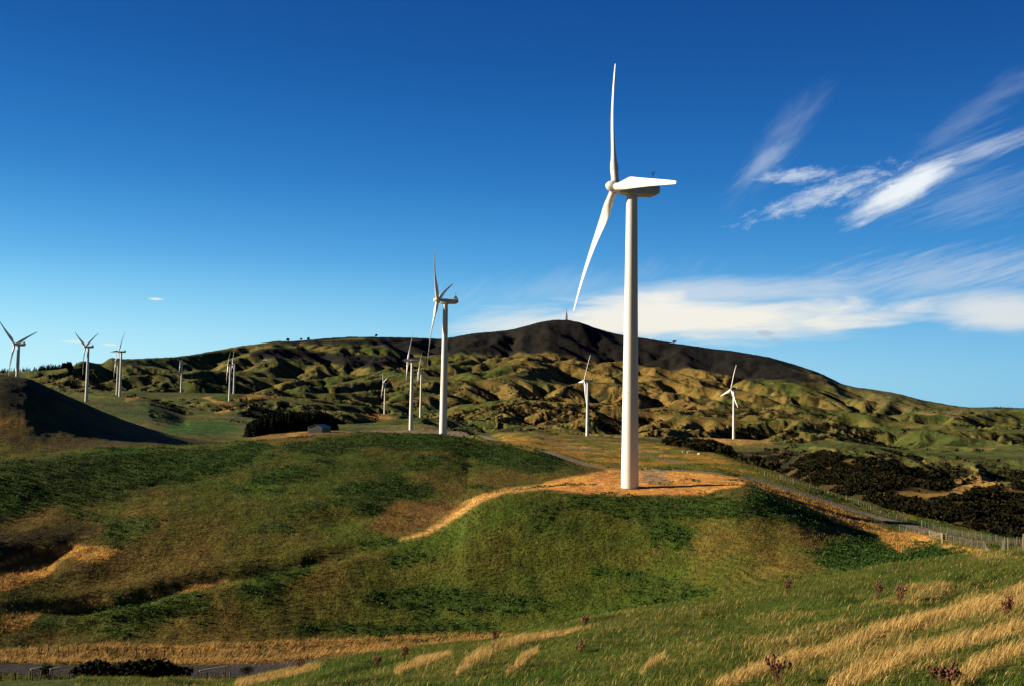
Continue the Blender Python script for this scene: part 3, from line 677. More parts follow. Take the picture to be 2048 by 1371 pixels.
# ------------------------------------------------------------------ wind turbines
def loft(secs, cap=True):
    """rings of points -> verts, faces"""
    n = len(secs[0]); V = np.concatenate(secs); Fq = []; 
    for k in range(len(secs)-1):
        for i in range(n):
            a = k*n+i; b = k*n+(i+1) % n; Fq.append((a, b, b+n, a+n))
    V = V.tolist(); Ft = []
    if cap:
        for k in (0, len(secs)-1):
            c = len(V); V.append(np.mean(secs[k], axis=0).tolist())
            for i in range(n):
                a = k*n+i; b = k*n+(i+1) % n
                Ft.append((a, c, b) if k == 0 else (a, b, c))
    return np.array(V), Fq, Ft
def ring(r, z, n=48): 
    t = np.linspace(0, 2*np.pi, n, endpoint=False); return np.stack([r*np.cos(t), r*np.sin(t), np.full(n, z)], -1)
def mk(name, parts, mat, smooth=True, auto=None):
    V, Q, T_ = [], [], []; o = 0
    for v, q_, t_ in parts:
        V.append(v); Q += [tuple(i+o for i in f) for f in q_]; T_ += [tuple(i+o for i in f) for f in t_]; o += len(v)
    ob = mesh_np(name, np.concatenate(V), np.array(Q) if Q else None, np.array(T_) if T_ else None, mat, None, smooth)
    if auto:
        me = ob.data; bm = bmesh.new(); bm.from_mesh(me); bmesh.ops.recalc_face_normals(bm, faces=bm.faces)
        for e in bm.edges:
            if len(e.link_faces) == 2 and e.calc_face_angle(0) > R(auto): e.smooth = False
        bm.to_mesh(me); bm.free()
    return ob
def box(x0, x1, y0, y1, z0, z1):
    v = np.array([(x, y, z) for z in (z0, z1) for y in (y0, y1) for x in (x0, x1)], float)
    return v, [(0,2,3,1),(4,5,7,6),(0,1,5,4),(2,6,7,3),(0,4,6,2),(1,3,7,5)], []
def rod(p, q, r, n=8, r2=None):
    p, q = np.array(p, float), np.array(q, float); d = q-p; L = np.linalg.norm(d); d /= L
    a = np.cross(d, [0, 0, 1.]) if abs(d[2]) < .9 else np.cross(d, [1., 0, 0]); a /= np.linalg.norm(a); b = np.cross(d, a)
    t = np.linspace(0, 2*np.pi, n, endpoint=False); c = np.cos(t)[:, None]*a+np.sin(t)[:, None]*b
    return loft([p+c*r, q+c*(r if r2 is None else r2)])
HUBZ = 69.3; OVER = 4.2
def tower_mesh():
    zs = [0, 2, 10, 22, 22.02, 22.10, 22.12, 35, 45, 45.02, 45.10, 45.12, 58, 66.0, 66.6, 67.95]
    def rad(z): return 2.02 - .74*(z/67.95)**1.0
    return mk('tower', [loft([ring(rad(z)+(.045 if z in (22.02, 22.10, 45.02, 45.10) else 0), z, 64) for z in zs])], M_TOWER, auto=20)
def blade_mesh():
    """span along +Z, chord along X, thickness along Y (-Y faces the wind)"""
    L = 34.9; S = [q_*34.9/35.6 for q_ in (0, .6, 1.4, 2.4, 3.6, 5, 6.5, 8, 10, 13, 16, 19, 22, 25, 28, 30.5, 32.5, 34, 35, 35.45, 35.6)]
    ch = pchip([0, 1.4, 2.6, 4.5, 6.5, 8, 12, 20, 28, 32.5, 34.5, 35.3, 35.6], [1.75, 1.75, 1.85, 2.45, 3.0, 3.05, 2.62, 1.88, 1.22, .86, .62, .38, .12], np.array(S))
    th = pchip([0, 1.4, 3, 6, 10, 20, 35.6], [1.0, 1.0, .88, .48, .31, .21, .15], np.array(S))
    tw = pchip([0, 3, 8, 14, 24, 35.6], [16, 16, 12, 6, 2, -1], np.array(S))
    secs = []
    n = 28; t = np.linspace(0, 2*np.pi, n, endpoint=False)
    for s_, c, k, w in zip(S, ch, th, tw):
        f = float(sstep(1.4, 7.0, np.array(s_)))
        xc = np.cos(t)*.5; yc = np.sin(t)*.5
        u = (1-np.cos(t))/2                       # 0 leading .. 1 trailing
        yt = 5*(.2969*np.sqrt(u)-.1260*u-.3516*u**2+.2843*u**3-.1015*u**4)*np.sign(np.sin(t)+1e-9)
        xa = u-.30
        xx = ((1-f)*(-xc)+f*xa)*c; yy = ((1-f)*yc*1.0+f*yt)*c*k if f > 0 else yc*c
        if 0 < f < 1: yy = (1-f)*yc*c + f*yt*c*k
        xx = -xx; a = R(-w); X_, Y_ = xx*math.cos(a)-yy*math.sin(a), xx*math.sin(a)+yy*math.cos(a)
        bend = -.55*math.sin(math.pi*min(1, s_/L)**1.1) + .5*(s_/L)**2
        secs.append(np.stack([X_, Y_+bend, np.full(n, 1.0+s_-.0)], -1))
    return mk('blade', [loft(secs)], M_BLADE)
def root_mesh():
    return mk('blade_root', [loft([ring(.93, 1.0, 32), ring(.98, 1.05, 32), ring(.98, 1.35, 32), ring(.90, 1.4, 32)])], M_NAC)
def nacelle_mesh():
    # +Y is downwind (aft); origin on the tower axis at hub height
    def sec(y, w, zb, zt, r):
        pts = []
        for cx, cz, a0 in ((w-r, zt-r, 0), (-(w-r), zt-r, 90), (-(w-r), zb+r, 180), (w-r, zb+r, 270)):
            for k in range(5):
                a = R(a0+k*22.5); pts.append((cx+r*math.cos(a), y, cz+r*math.sin(a)))
        return np.array(pts)
    body = loft([sec(-3.0, 1.05, -.95, 1.0, .5), sec(-2.6, 1.25, -1.15, 1.2, .5), sec(-1.5, 1.45, -1.3, 1.35, .45), sec(1.2, 1.55, -1.35, 1.35, .4), sec(5.0, 1.5, -1.3, 1.3, .4), sec(6.4, 1.35, -.7, 1.2, .4), sec(6.6, 1.1, -.3, 1.0, .35)])
    return mk('nacelle', [body], M_NAC, auto=35)
def hood_mesh():
    v = np.array([(-.95, 4.3, 1.28), (.95, 4.3, 1.28), (.95, 6.5, 1.15), (-.95, 6.5, 1.15), (-.6, 5.1, 2.9), (.6, 5.1, 2.9), (.6, 5.6, 2.9), (-.6, 5.6, 2.9)])
    return mk('cooler_hood', [(v, [(0,3,2,1),(4,5,6,7),(0,1,5,4),(1,2,6,5),(2,3,7,6),(3,0,4,7)], [])], M_GREY, False)
def mast_mesh():
    return mk('weather_mast', [rod((0, 5.3, 2.88), (0, 5.3, 4.9), .05), rod((-.7, 5.3, 3.9), (.7, 5.3, 3.9), .035), rod((-.7, 5.3, 3.9), (-.7, 5.3, 4.4), .05), rod((.7, 5.3, 3.9), (.7, 5.3, 4.3), .04), box(.45, .95, 5.27, 5.33, 4.28, 4.46), rod((-.7, 5.3, 4.38), (-.7, 5.3, 4.48), .16)], M_DARK, False)
def spinner_mesh():
    secs = []
    for y, r in ((-2.35, .05), (-2.3, .30), (-2.1, .66), (-1.7, 1.02), (-1.1, 1.28), (-.4, 1.38), (.5, 1.38), (1.05, 1.30), (1.15, 1.0)):
        t = np.linspace(0, 2*np.pi, 40, endpoint=False); secs.append(np.stack([r*np.cos(t), np.full(40, y), r*np.sin(t)], -1))
    return mk('hub', [loft(secs)], M_BLADE)
def door_mesh(): return mk('door', [box(-.45, .45, -2.10, -1.98, .9, 3.0)], M_DOOR, False)
def steps_mesh(): return mk('steps', [box(-.6, .6, -2.9, -2.02, .02, .88), box(-.6, .6, -3.2, -2.91, .02, .6), box(-.6, .6, -3.5, -3.21, .02, .3)], M_GREY, False)
def plinth_mesh(): return mk('plinth', [loft([ring(2.6, -1.2, 48), ring(2.6, .03, 48), ring(2.5, .06, 48)])], M_CONC, auto=30)
proto = {}
def build_turbine(pos, yaw, tilt, phase, label, first):
    t = thing('wind_turbine', Vector(pos), label, 'wind turbine', 'white wind turbines standing on the hills')
    # rotor axis direction (into the wind)
    psi = R(yaw)
    heading = math.atan2(-math.cos(psi), math.sin(psi))          # local -Y points into the wind
    # local -Y -> (-cos psi, -sin psi): rotate by rz with (sin rz, -cos rz) = that
    rz = math.atan2(-math.cos(psi), math.sin(psi))
    def part(key, fn, M=None, parent=None):
        if key not in proto: o = proto[key] = fn()
        else: o = proto[key].copy(); C.objects.link(o)
        o.parent = parent or t
        if M is not None: o.matrix_local = M
        return o
    part('tower', tower_mesh)
    part('plinth', plinth_mesh)
    part('door', door_mesh, Matrix.Rotation(R(150), 4, 'Z')); part('steps', steps_mesh, Matrix.Rotation(R(150), 4, 'Z'))
    N = Matrix.Translation((0, 0, HUBZ)) @ Matrix.Rotation(rz, 4, 'Z')
    nac = part('nacelle', nacelle_mesh, N)
    part('cooler_hood', hood_mesh, None, nac); part('weather_mast', mast_mesh, None, nac)
    RT = N @ Matrix.Rotation(R(-tilt), 4, 'X') @ Matrix.Translation((0, -OVER, 0))
    hub = part('hub', spinner_mesh, RT)
    # phase: angle of a blade from straight up, turning toward the camera side
    for k in range(3):
        a = R(phase+120*k)
        B = RT @ Matrix.Rotation(a, 4, 'Y')
        b = part('blade', blade_mesh, B); part('blade_root', root_mesh, None, b)
    return t
for i, (p, yw, ti, ph, lb) in enumerate(TURB):
    zt = float(Hs(p[0], p[1])); pp = (p[0], p[1], p[2])
    t = build_turbine(pp, yw, ti, ph, lb, i == 0)
bpy.context.view_layer.update()
print('turbines', round(time.time()-T0, 1))
# ------------------------------------------------------------------ finding ground on a line of sight
def hit(x, y, r1=20., r2=9000.):
    d = axes_ray(x, y); h = math.hypot(d[0], d[1]); ux_, uy_, s_ = d[0]/h, d[1]/h, d[2]/h
    r = np.arange(0, 1, .0008); r = r1*(r2/r1)**r
    g = Hs(ux_*r, uy_*r); below = s_*r < g
    k = int(np.argmax(below)) if below.any() else len(r)-1
    if k > 0 and below.any():
        a0 = s_*r[k-1]-g[k-1]; a1 = s_*r[k]-g[k]; q_ = r[k-1]+(r[k]-r[k-1])*a0/(a0-a1+1e-9)
    else: q_ = r[k]
    return np.array([ux_*q_, uy_*q_, float(Hs(ux_*q_, uy_*q_))])
def on(x, y): return np.stack([x, y, Hs(x, y)], -1)
def leaf_material(name, trans=.25, rough=.8, var=.25):
    m = bpy.data.materials.new(name); m.use_nodes = True; n = NT(m.node_tree); b = n.n['Principled BSDF']; o = n.n['Material Output']
    a = n.new('ShaderNodeAttribute', attribute_name='Col'); g = n.new('ShaderNodeNewGeometry')
    k = n.maprange(n.noise(g.outputs['Position'], 3.1, 3, .6), .3, .7, 1-var, 1+var, False)
    v = n.new('ShaderNodeVectorMath', operation='SCALE'); n.l.new(a.outputs['Color'], v.inputs[0]); n.l.new(k, v.inputs['Scale'])
    n.l.new(v.outputs[0], b.inputs['Base Color']); b.inputs['Roughness'].default_value = rough; b.inputs['Specular IOR Level'].default_value = .10
    if trans:
        t = n.new('ShaderNodeBsdfTranslucent'); n.l.new(v.outputs[0], t.inputs[0])
        mxs = n.new('ShaderNodeMixShader'); mxs.inputs[0].default_value = trans
        n.l.new(b.outputs[0], mxs.inputs[1]); n.l.new(t.outputs[0], mxs.inputs[2]); n.l.new(mxs.outputs[0], o.inputs[0])
    return m
M_GRASS = leaf_material('grass_blades', .35); M_LEAF = leaf_material('leaves', .2, .85); M_SCRUB = leaf_material('scrub_leaves', 0, .95); M_SCRUB.node_tree.nodes['Principled BSDF'].inputs['Specular IOR Level'].default_value = .05
M_BARK = simple('bark', (.06, .045, .032), .9, .2, 0, .3, 4, .6, .03)

def sample(fld, x, y):                       # colour or mask of the ground at points
    r = np.hypot(x, y); a = np.arctan2(x, y)
    i = np.clip(np.searchsorted(RR, r), 0, NR-1); j = np.clip(np.searchsorted(AZ, a), 0, NA-1)
    return fld[i, j]
def scatter(n, a0, a1, r1, r2, p=1.):
    """uniform over the ground for p=1; smaller p puts more close by"""
    u = rng.random(n); e = 2*p; r = (r1**e+(r2**e-r1**e)*u)**(1/e); a = np.radians(a0+(a1-a0)*rng.random(n))
    return r*np.sin(a), r*np.cos(a)
def blades(name, P, h, w, lean, col, mat):
    n = len(P); th = rng.random(n)*np.pi*2; ca, sa = np.cos(th)*w, np.sin(th)*w
    L1 = lean*.35; z1 = h*.55; V = np.zeros((n, 5, 3))
    V[:, 0] = P+np.stack([-ca, -sa, -.04*np.ones(n)], -1); V[:, 1] = P+np.stack([ca, sa, -.04*np.ones(n)], -1)
    V[:, 2] = P+np.stack([ca*.7+L1[:, 0], sa*.7+L1[:, 1], z1], -1); V[:, 3] = P+np.stack([-ca*.7+L1[:, 0], -sa*.7+L1[:, 1], z1], -1)
    V[:, 4] = P+np.stack([lean[:, 0], lean[:, 1], h], -1)
    b = np.arange(n)*5; Q = np.stack([b, b+1, b+2, b+3], -1); T_ = np.stack([b+3, b+2, b+4], -1)
    return mesh_np(name, V.reshape(-1, 3), Q, T_, mat, np.repeat(col, 5, axis=0))
def leaves(P, size, up=.5, asp=.6):
    """one tilted four-cornered leaf at each point"""
    n = len(P); nrm = rng.normal(size=(n, 3)); nrm[:, 2] = np.abs(nrm[:, 2])+up; nrm /= np.linalg.norm(nrm, axis=1)[:, None]
    t = np.cross(nrm, rng.normal(size=(n, 3))); t /= np.linalg.norm(t, axis=1)[:, None]; b = np.cross(nrm, t)
    s = size[:, None]; return np.stack([P-t*s, P+b*s*asp, P+t*s, P-b*s*asp], 1)
def leaf_mesh(name, V, col, mat, parent=None):
    n = len(V); Q = np.arange(n*4).reshape(n, 4)
    return mesh_np(name, V.reshape(-1, 3), Q, None, mat, np.repeat(col, 4, axis=0), False, parent)

# foreground grass in tussocks
n = 320000
x, y = scatter(n, -24, 38, 21, 84, .75)
cx, cy = np.round(x/.55+.4*gnoise(x, y, 5)), np.round(y/.55); ox, oy = hash2(cx, cy, 9)-.5, hash2(cx, cy, 10)-.5
pull = .55*hash2(cx, cy, 12); x = x*(1-pull*.0)+0*pull; tx, ty = (cx+ox*.6)*.55, (cy+oy*.6)*.55
x = x+(tx-x)*pull*.6; y = y+(ty-y)*pull*.6
g = sample(FGOLD, x, y); c = sample(COL, x, y); k = hash2(cx, cy, 14)
h = (.13+.20*rng.random(n)**1.5)*(.7+.6*k)+.28*g*rng.random(n)
g = g*(.55+.75*sstep(-.35, .3, gnoise(x/1.3+.5*y, y/2.2, 66))); isg = rng.random(n) < np.clip(.04+.80*g+.14*(k-.5), .01, .95)
gc = c3(.52, .36, .13)*(.7+.5*rng.random((n, 1))); lc = c*(.8+.7*rng.random((n, 1)))*c3(1.15, 1.2, 1.0)
h = np.where(isg, h, h*.72); col = np.where(isg[:, None], gc, lc)
lean = np.stack([.5*h*(.5+rng.random(n))+rng.normal(size=n)*.06, -.12*h+rng.normal(size=n)*.07], -1)
tag(blades('grass', on(x, y), h, .008+.007*rng.random(n), lean, col, M_GRASS), kind='stuff')

# short herbage over the turbine hill
n = 150000
x, y = scatter(n, -31, 31, 98, 330, .55)
ok = (sample(PAD, x, y) < .4); x, y = x[ok], y[ok]; n = len(x)
c = sample(COL, x, y); h = .14+.22*rng.random(n)
col = c*(.75+.85*rng.random((n, 1))**1.5)
lean = np.stack([h*.4*rng.random(n), rng.normal(size=n)*.05], -1)
tag(blades('meadow_grass', on(x, y), h, .05+.05*rng.random(n), lean, col, M_GRASS), kind='stuff')
# long dead grass by the road and beside the track
n = 90000
x, y = scatter(n, -31, 12, 118, 165, 1.); m = sample(VERGE, x, y) > .2+.6*rng.random(n); x, y = x[m], y[m]
x2, y2 = scatter(60000, -31, 31, 98, 320, .8); m = sample(GOLDN, x2, y2) > .2+.5*rng.random(60000); x = np.concatenate([x, x2[m]]); y = np.concatenate([y, y2[m]])
dA, _ = dist_poly(x, y, ROADA); dG, _ = dist_poly(x, y, GRAV); m = (dA > 3.6) & (dG > 2.4); x, y = x[m], y[m]; n = len(x)
tus = sstep(-.3, .4, gnoise(x/1.6, y/1.1, 61))
h = (.25+.6*rng.random(n))*(.35+.85*tus)
col = (c3(.50, .33, .12)*(.6+.6*rng.random((n, 1))))*(1-.55*(rng.random((n, 1)) < .25))
lean = np.stack([h*(.5+.3*rng.random(n)), rng.normal(size=n)*.08], -1)
tag(blades('dead_grass', on(x, y), h, .03+.03*rng.random(n), lean, col, M_GRASS), kind='stuff')
# leafy weeds
n = 60000
x, y = scatter(n, -31, 31, 98, 335, .6); w = sample(WEED, x, y); m = w*(.75+.5*gnoise(x/3, y/3, 63)) > .25+.6*rng.random(n)
x, y = x[m], y[m]; n = len(x); per = 7
hh = .18+.42*hash2(np.floor(x/2.5), np.floor(y/2.5), 64)
P = np.repeat(on(x, y), per, axis=0); s_ = np.repeat(hh, per)
P += np.stack([rng.normal(size=n*per)*.28, rng.normal(size=n*per)*.28, s_*(.2+.9*rng.random(n*per))], -1)
tone = np.repeat(.6+.8*rng.random(n), per)*(.7+.6*rng.random(n*per)); bright = (rng.random(n*per) < .12)[:, None]
col = np.where(bright, c3(.060, .115, .025), c3(.030, .072, .014))*tone[:, None]
leafs = leaves(P, .13+.13*rng.random(n*per), .4)
tag(leaf_mesh('weeds', leafs, col, M_LEAF), kind='stuff')
print('herbs', n, round(time.time()-T0, 1))

# scrub: rounded crowns of small leaves
def crowns(x, y, rad, per, ls, base, flat=.75):
    n = len(x); P0 = on(x, y); d = rng.normal(size=(n*per, 3)); d /= np.linalg.norm(d, axis=1)[:, None]; d[:, 2] = np.abs(d[:, 2])*1.0-.15
    rr_ = np.repeat(rad, per); lump = .78+.35*rng.random(n*per)
    P = np.repeat(P0, per, axis=0)+d*(rr_*lump)[:, None]*c3(1, 1, flat)+np.stack([np.zeros(n*per), np.zeros(n*per), rr_*.45], -1)
    tone = np.repeat(.5+1.0*rng.random(n), per)*(.65+.7*rng.random(n*per))
    hue = np.repeat(rng.random((n, 1)), per, axis=0)
    return leaves(P, ls*np.repeat(rad, per)*(.7+.6*rng.random(n*per)), .1, .7), (base*(1-hue*.5)+c3(.030, .018, .007)*hue*.5)*tone[:, None]
nb = 26000; x, y = scatter(nb, 2, 34, 262, 900, .55); m = sample(BUSH, x, y) > .35+.3*rng.random(nb); x, y = x[m], y[m]
LV, LC = crowns(x, y, (1.1+1.6*rng.random(len(x))**1.6)*(.8+np.hypot(x, y)/1400), 36, .30, c3(.011, .014, .006)); print('bush', len(x))
ns = 60000; x, y = scatter(ns, -31, 31, 600, 3200, .5); m = sample(SCRUB, x, y) > .45+.4*rng.random(ns); x, y = x[m], y[m]; print('scrub', len(x))
x, y = x[:9000], y[:9000]
L2, C2 = crowns(x, y, (1.6+2.2*rng.random(len(x)))*(.7+np.hypot(x, y)/3000), 12, .42, c3(.011, .014, .007))
tag(leaf_mesh('scrub', np.concatenate([LV, L2]), np.concatenate([LC, C2]), M_SCRUB), kind='stuff')

# ------------------------------------------------------------------ pine plantation and far tree rows
def pine(P, h, w, tiers=9, spk=11):
    V, col = [], []
    for k in range(tiers):
        z0 = h*(.10+.86*k/tiers); rr_ = w*(1-k/tiers)**.85*(.85+.3*rng.random())
        a = np.linspace(0, 2*np.pi, spk, endpoint=False)+rng.random()*6; l = rr_*(.7+.5*rng.random(spk)); wd = .5*rr_*6.28/spk+.12
        base = P+c3(0, 0, 1)*(z0+h*.13); ux_ = np.stack([np.cos(a), np.sin(a), np.zeros(spk)], -1); sd_ = np.stack([-np.sin(a), np.cos(a), np.zeros(spk)], -1)
        tip = P+c3(0, 0, 1)*(z0-h*.02)+ux_*l[:, None]; mid = P+c3(0, 0, 1)*(z0+h*.05)+ux_*(l*.55)[:, None]
        V.append(np.stack([np.broadcast_to(base, (spk, 3)), mid-sd_*wd, tip, mid+sd_*wd], 1)); col.append(np.tile(c3(.008, .014, .008)*(.6+.8*rng.random()), (spk, 1))*(.7+.6*rng.random((spk, 1))))
    return np.concatenate(V), np.concatenate(col)
PV, PC = [], []
pl = []
for i in range(520):
    u, v = rng.random(), rng.random()
    px = 492+u*180; rg = 690+v*95
    p = at(px, 860, rg); z = float(Hs(p[0], p[1])); hgt = (12.5+4.5*rng.random())*(.55+.45*min(1, (u+.12)*3.0))*(1-.35*max(0, u-.86)/.14)
    a, b = pine(np.array([p[0], p[1], z]), hgt, 2.9+.8*rng.random(), 7, 8); PV.append(a); PC.append(b)
tag(leaf_mesh('pine_forest', np.concatenate(PV), np.concatenate(PC), M_SCRUB), kind='stuff')
PV, PC = [], []
for (xa, xb, ya, yb, n, hh, r1, r2) in ((78, 134, 745, 740, 130, 22, 3430, 3600), (0, 80, 749, 747, 130, 14, 3400, 3600), (1985, 2060, 814, 814, 60, 16, 4950, 5000), (60, 200, 752, 748, 60, 13, 2850, 3000), (150, 330, 744, 738, 60, 12, 3300, 3500), (1905, 1975, 815, 817, 36, 9, 4300, 4700)):
    for i in range(n):
        u = rng.random(); p = at(xa+(xb-xa)*u, ya+(yb-ya)*u, r1+(r2-r1)*rng.random()); z = float(Hs(p[0], p[1]))
        a, b = pine(np.array([p[0], p[1], z]), hh*(.7+.5*rng.random()), hh*.26, 5, 6); PV.append(a); PC.append(b)
tag(leaf_mesh('tree_rows', np.concatenate(PV), np.concatenate(PC), M_SCRUB), kind='stuff')
# ------------------------------------------------------------------ single trees and shrubs
def crown_tree(name, P, h, w, label, cat, per=500, base=(.022, .032, .014), trunk=.35, group=None, ls=.12, flat=1.):
    t = thing(name, Vector(P), label, cat, group)
    lobes = [(rng.normal(size=3)*c3(.42, .42, .25 if trunk > .1 else .06)*w*.5+c3(0, 0, h*(trunk+(1-trunk)*.5)), w*(.24+.14*rng.random())) for _ in range(7)]
    V, cc = [], []
    for c_, r_ in lobes:
        k = per//7; d = rng.normal(size=(k, 3)); d /= np.linalg.norm(d, axis=1)[:, None]; p = c_+d*(r_*(.55+.5*rng.random(k)))[:, None]*c3(1, 1, (1-trunk)*h/w*flat)
        V.append(leaves(p, w*ls*(.6+.7*rng.random(k)), .1, .7)); cc.append(c3(*base)*(.55+.5*rng.random())*(.7+.8*rng.random((k, 1))))
    leaf_mesh('crown', np.concatenate(V), np.concatenate(cc), M_SCRUB, t)
    tr = [rod((0, 0, -.3), (.02*h, 0, h*(trunk+.15)), .035*h*.6, 8, .02*h*.6)]
    for k in range(4):
        a = k*1.6+rng.random(); tr.append(rod((.01*h, 0, h*(trunk*.6+.05*k)), (math.cos(a)*w*.28, math.sin(a)*w*.28, h*(trunk+.28+.04*k)), .012*h, 6, .006*h))
    o = mk('trunk', tr, M_BARK); o.parent = t
    return t
p = hit(137, 743, 2500); crown_tree('tree', p, 36, 27, 'big round dark tree rising above the tree row at the far left', 'tree', 1500, ls=.10, trunk=.12)
for px, py, h, w, lb in ((575, 682, 9, 9, 'small tree on the skyline left of the long flat ridge top'), (602, 681, 8, 7, 'small skyline tree, middle of three on the flat ridge'), (616, 680.5, 9, 8, 'small skyline tree, right of three on the flat ridge'),
                      (752, 676, 12, 8, 'tiny bushy tree on the dark skyline between shed and second turbine'), (1348, 689, 11, 9, 'tiny tree on the dark mountain skyline right of the big tower')):
    p = at(px, py, float(pchip([500, 580, 700, 820, 1300, 1400], [5300, 5500, 5700, 5900, 5900, 5800], np.array([px]))[0])-25); p[2] = Hs(p[0], p[1])
    crown_tree('tree', p, h*1.7, w*1.7, lb, 'tree', 260, ls=.2, trunk=.22, group='small trees along the skyline' if px < 700 else None)
def shrub(px, py, h, w, label, **k):
    p = hit(px, py, 90, 200); return crown_tree('shrub', p, h, w, label, 'shrub', trunk=.05, ls=.05, **k)
shrub(182, 1360, 2.1, 4.8, 'dark rounded roadside shrub standing left of the biggest roadside shrub', per=1500, base=(.014, .020, .010))
shrub(282, 1362, 2.4, 5.6, 'biggest dark shrub beside the asphalt road', per=1900, base=(.014, .020, .010))
shrub(338, 1363, 2.1, 3.6, 'ragged dark shrub joined to the right side of the biggest roadside shrub', per=1200, base=(.016, .022, .012))
shrub(95, 1356, 2.0, 1.9, 'small upright dark shrub between two white sight rails by the road', per=700, base=(.016, .022, .010))
shrub(370, 1356, 1.5, 1.2, 'small dark bush at the road edge left of the longer white rail', per=400, base=(.016, .022, .010))
shrub(496, 1350, 1.4, 1.8, 'low dark bush at the road edge right of the longer white rail', per=400, base=(.02, .022, .012))
p = hit(352, 1364, 90, 200); t = thing('flax_plant', Vector(p), 'spiky flax plant with sword leaves in front of the ragged roadside shrub', 'plant')
n = 90; a = rng.random(n)*6.28; V = np.zeros((n, 4, 3)); l = .9+.8*rng.random(n); e = .5+.9*rng.random(n)
tip = np.stack([np.cos(a)*np.cos(e)*l, np.sin(a)*np.cos(e)*l, np.sin(e)*l], -1); sdv = np.stack([-np.sin(a), np.cos(a), 0*a], -1)*.04
V[:, 0] = 0; V[:, 1] = tip*.5+sdv; V[:, 2] = tip; V[:, 3] = tip*.5-sdv
leaf_mesh('leaves', V, np.tile(c3(.05, .07, .03), (n, 1))*(.6+.8*rng.random((n, 1))), M_LEAF, t)
print('veg', round(time.time()-T0, 1))
# ------------------------------------------------------------------ roads
def road(name, L, half, mat, lift, crown=.0):
    d = np.gradient(L, axis=0); d /= np.hypot(d[:, 0], d[:, 1])[:, None]; nrm = np.stack([-d[:, 1], d[:, 0]], -1)
    us = np.linspace(-1, 1, 9); V = []
    for u in us:
        p = L+nrm*half*u*(1+.04*np.sin(np.arange(len(L))*.7+u*3))[:, None] if abs(u) == 1 else L+nrm*half*u
        V.append(np.stack([p[:, 0], p[:, 1], Hs(p[:, 0], p[:, 1])+lift+crown*(1-u*u)], -1))
    n = len(L); V = np.concatenate(V); i, j = np.meshgrid(np.arange(8), np.arange(n-1), indexing='ij'); a = (i*n+j).ravel()
    return tag(mesh_np(name, V, np.stack([a, a+1, a+n+1, a+n], -1), None, mat, None, True), kind='structure')
def world_mat(name, stops, scale, rough=.9, bump=.3, bd=.02):
    m = bpy.data.materials.new(name); m.use_nodes = True; n = NT(m.node_tree); b = n.n['Principled BSDF']; b.inputs['Roughness'].default_value = rough; b.inputs['Specular IOR Level'].default_value = .2
    g = n.new('ShaderNodeNewGeometry'); f = n.noise(g.outputs['Position'], scale, 6, .7); f0 = n.noise(g.outputs['Position'], scale*.12, 3, .6)
    n.l.new(n.ramp(n.m('ADD', n.m('MULTIPLY', f, .6), n.m('MULTIPLY', f0, .4)), stops), b.inputs['Base Color'])
    bp = n.new('ShaderNodeBump'); bp.inputs['Strength'].default_value = bump; bp.inputs['Distance'].default_value = bd; n.l.new(f, bp.inputs['Height']); n.l.new(bp.outputs[0], b.inputs['Normal'])
    return m
M_ASPH = world_mat('asphalt', [(.3, (.040, .037, .038)), (.7, (.068, .062, .062))], 2.2)
M_GRAV = world_mat('gravel', [(.3, (.15, .12, .09)), (.5, (.21, .17, .13)), (.7, (.27, .22, .17))], 1.2)
road('road', ROADA, 3.1, M_ASPH, .07, .05)
road('track', GRAV, 1.9, M_GRAV, .05, .03)

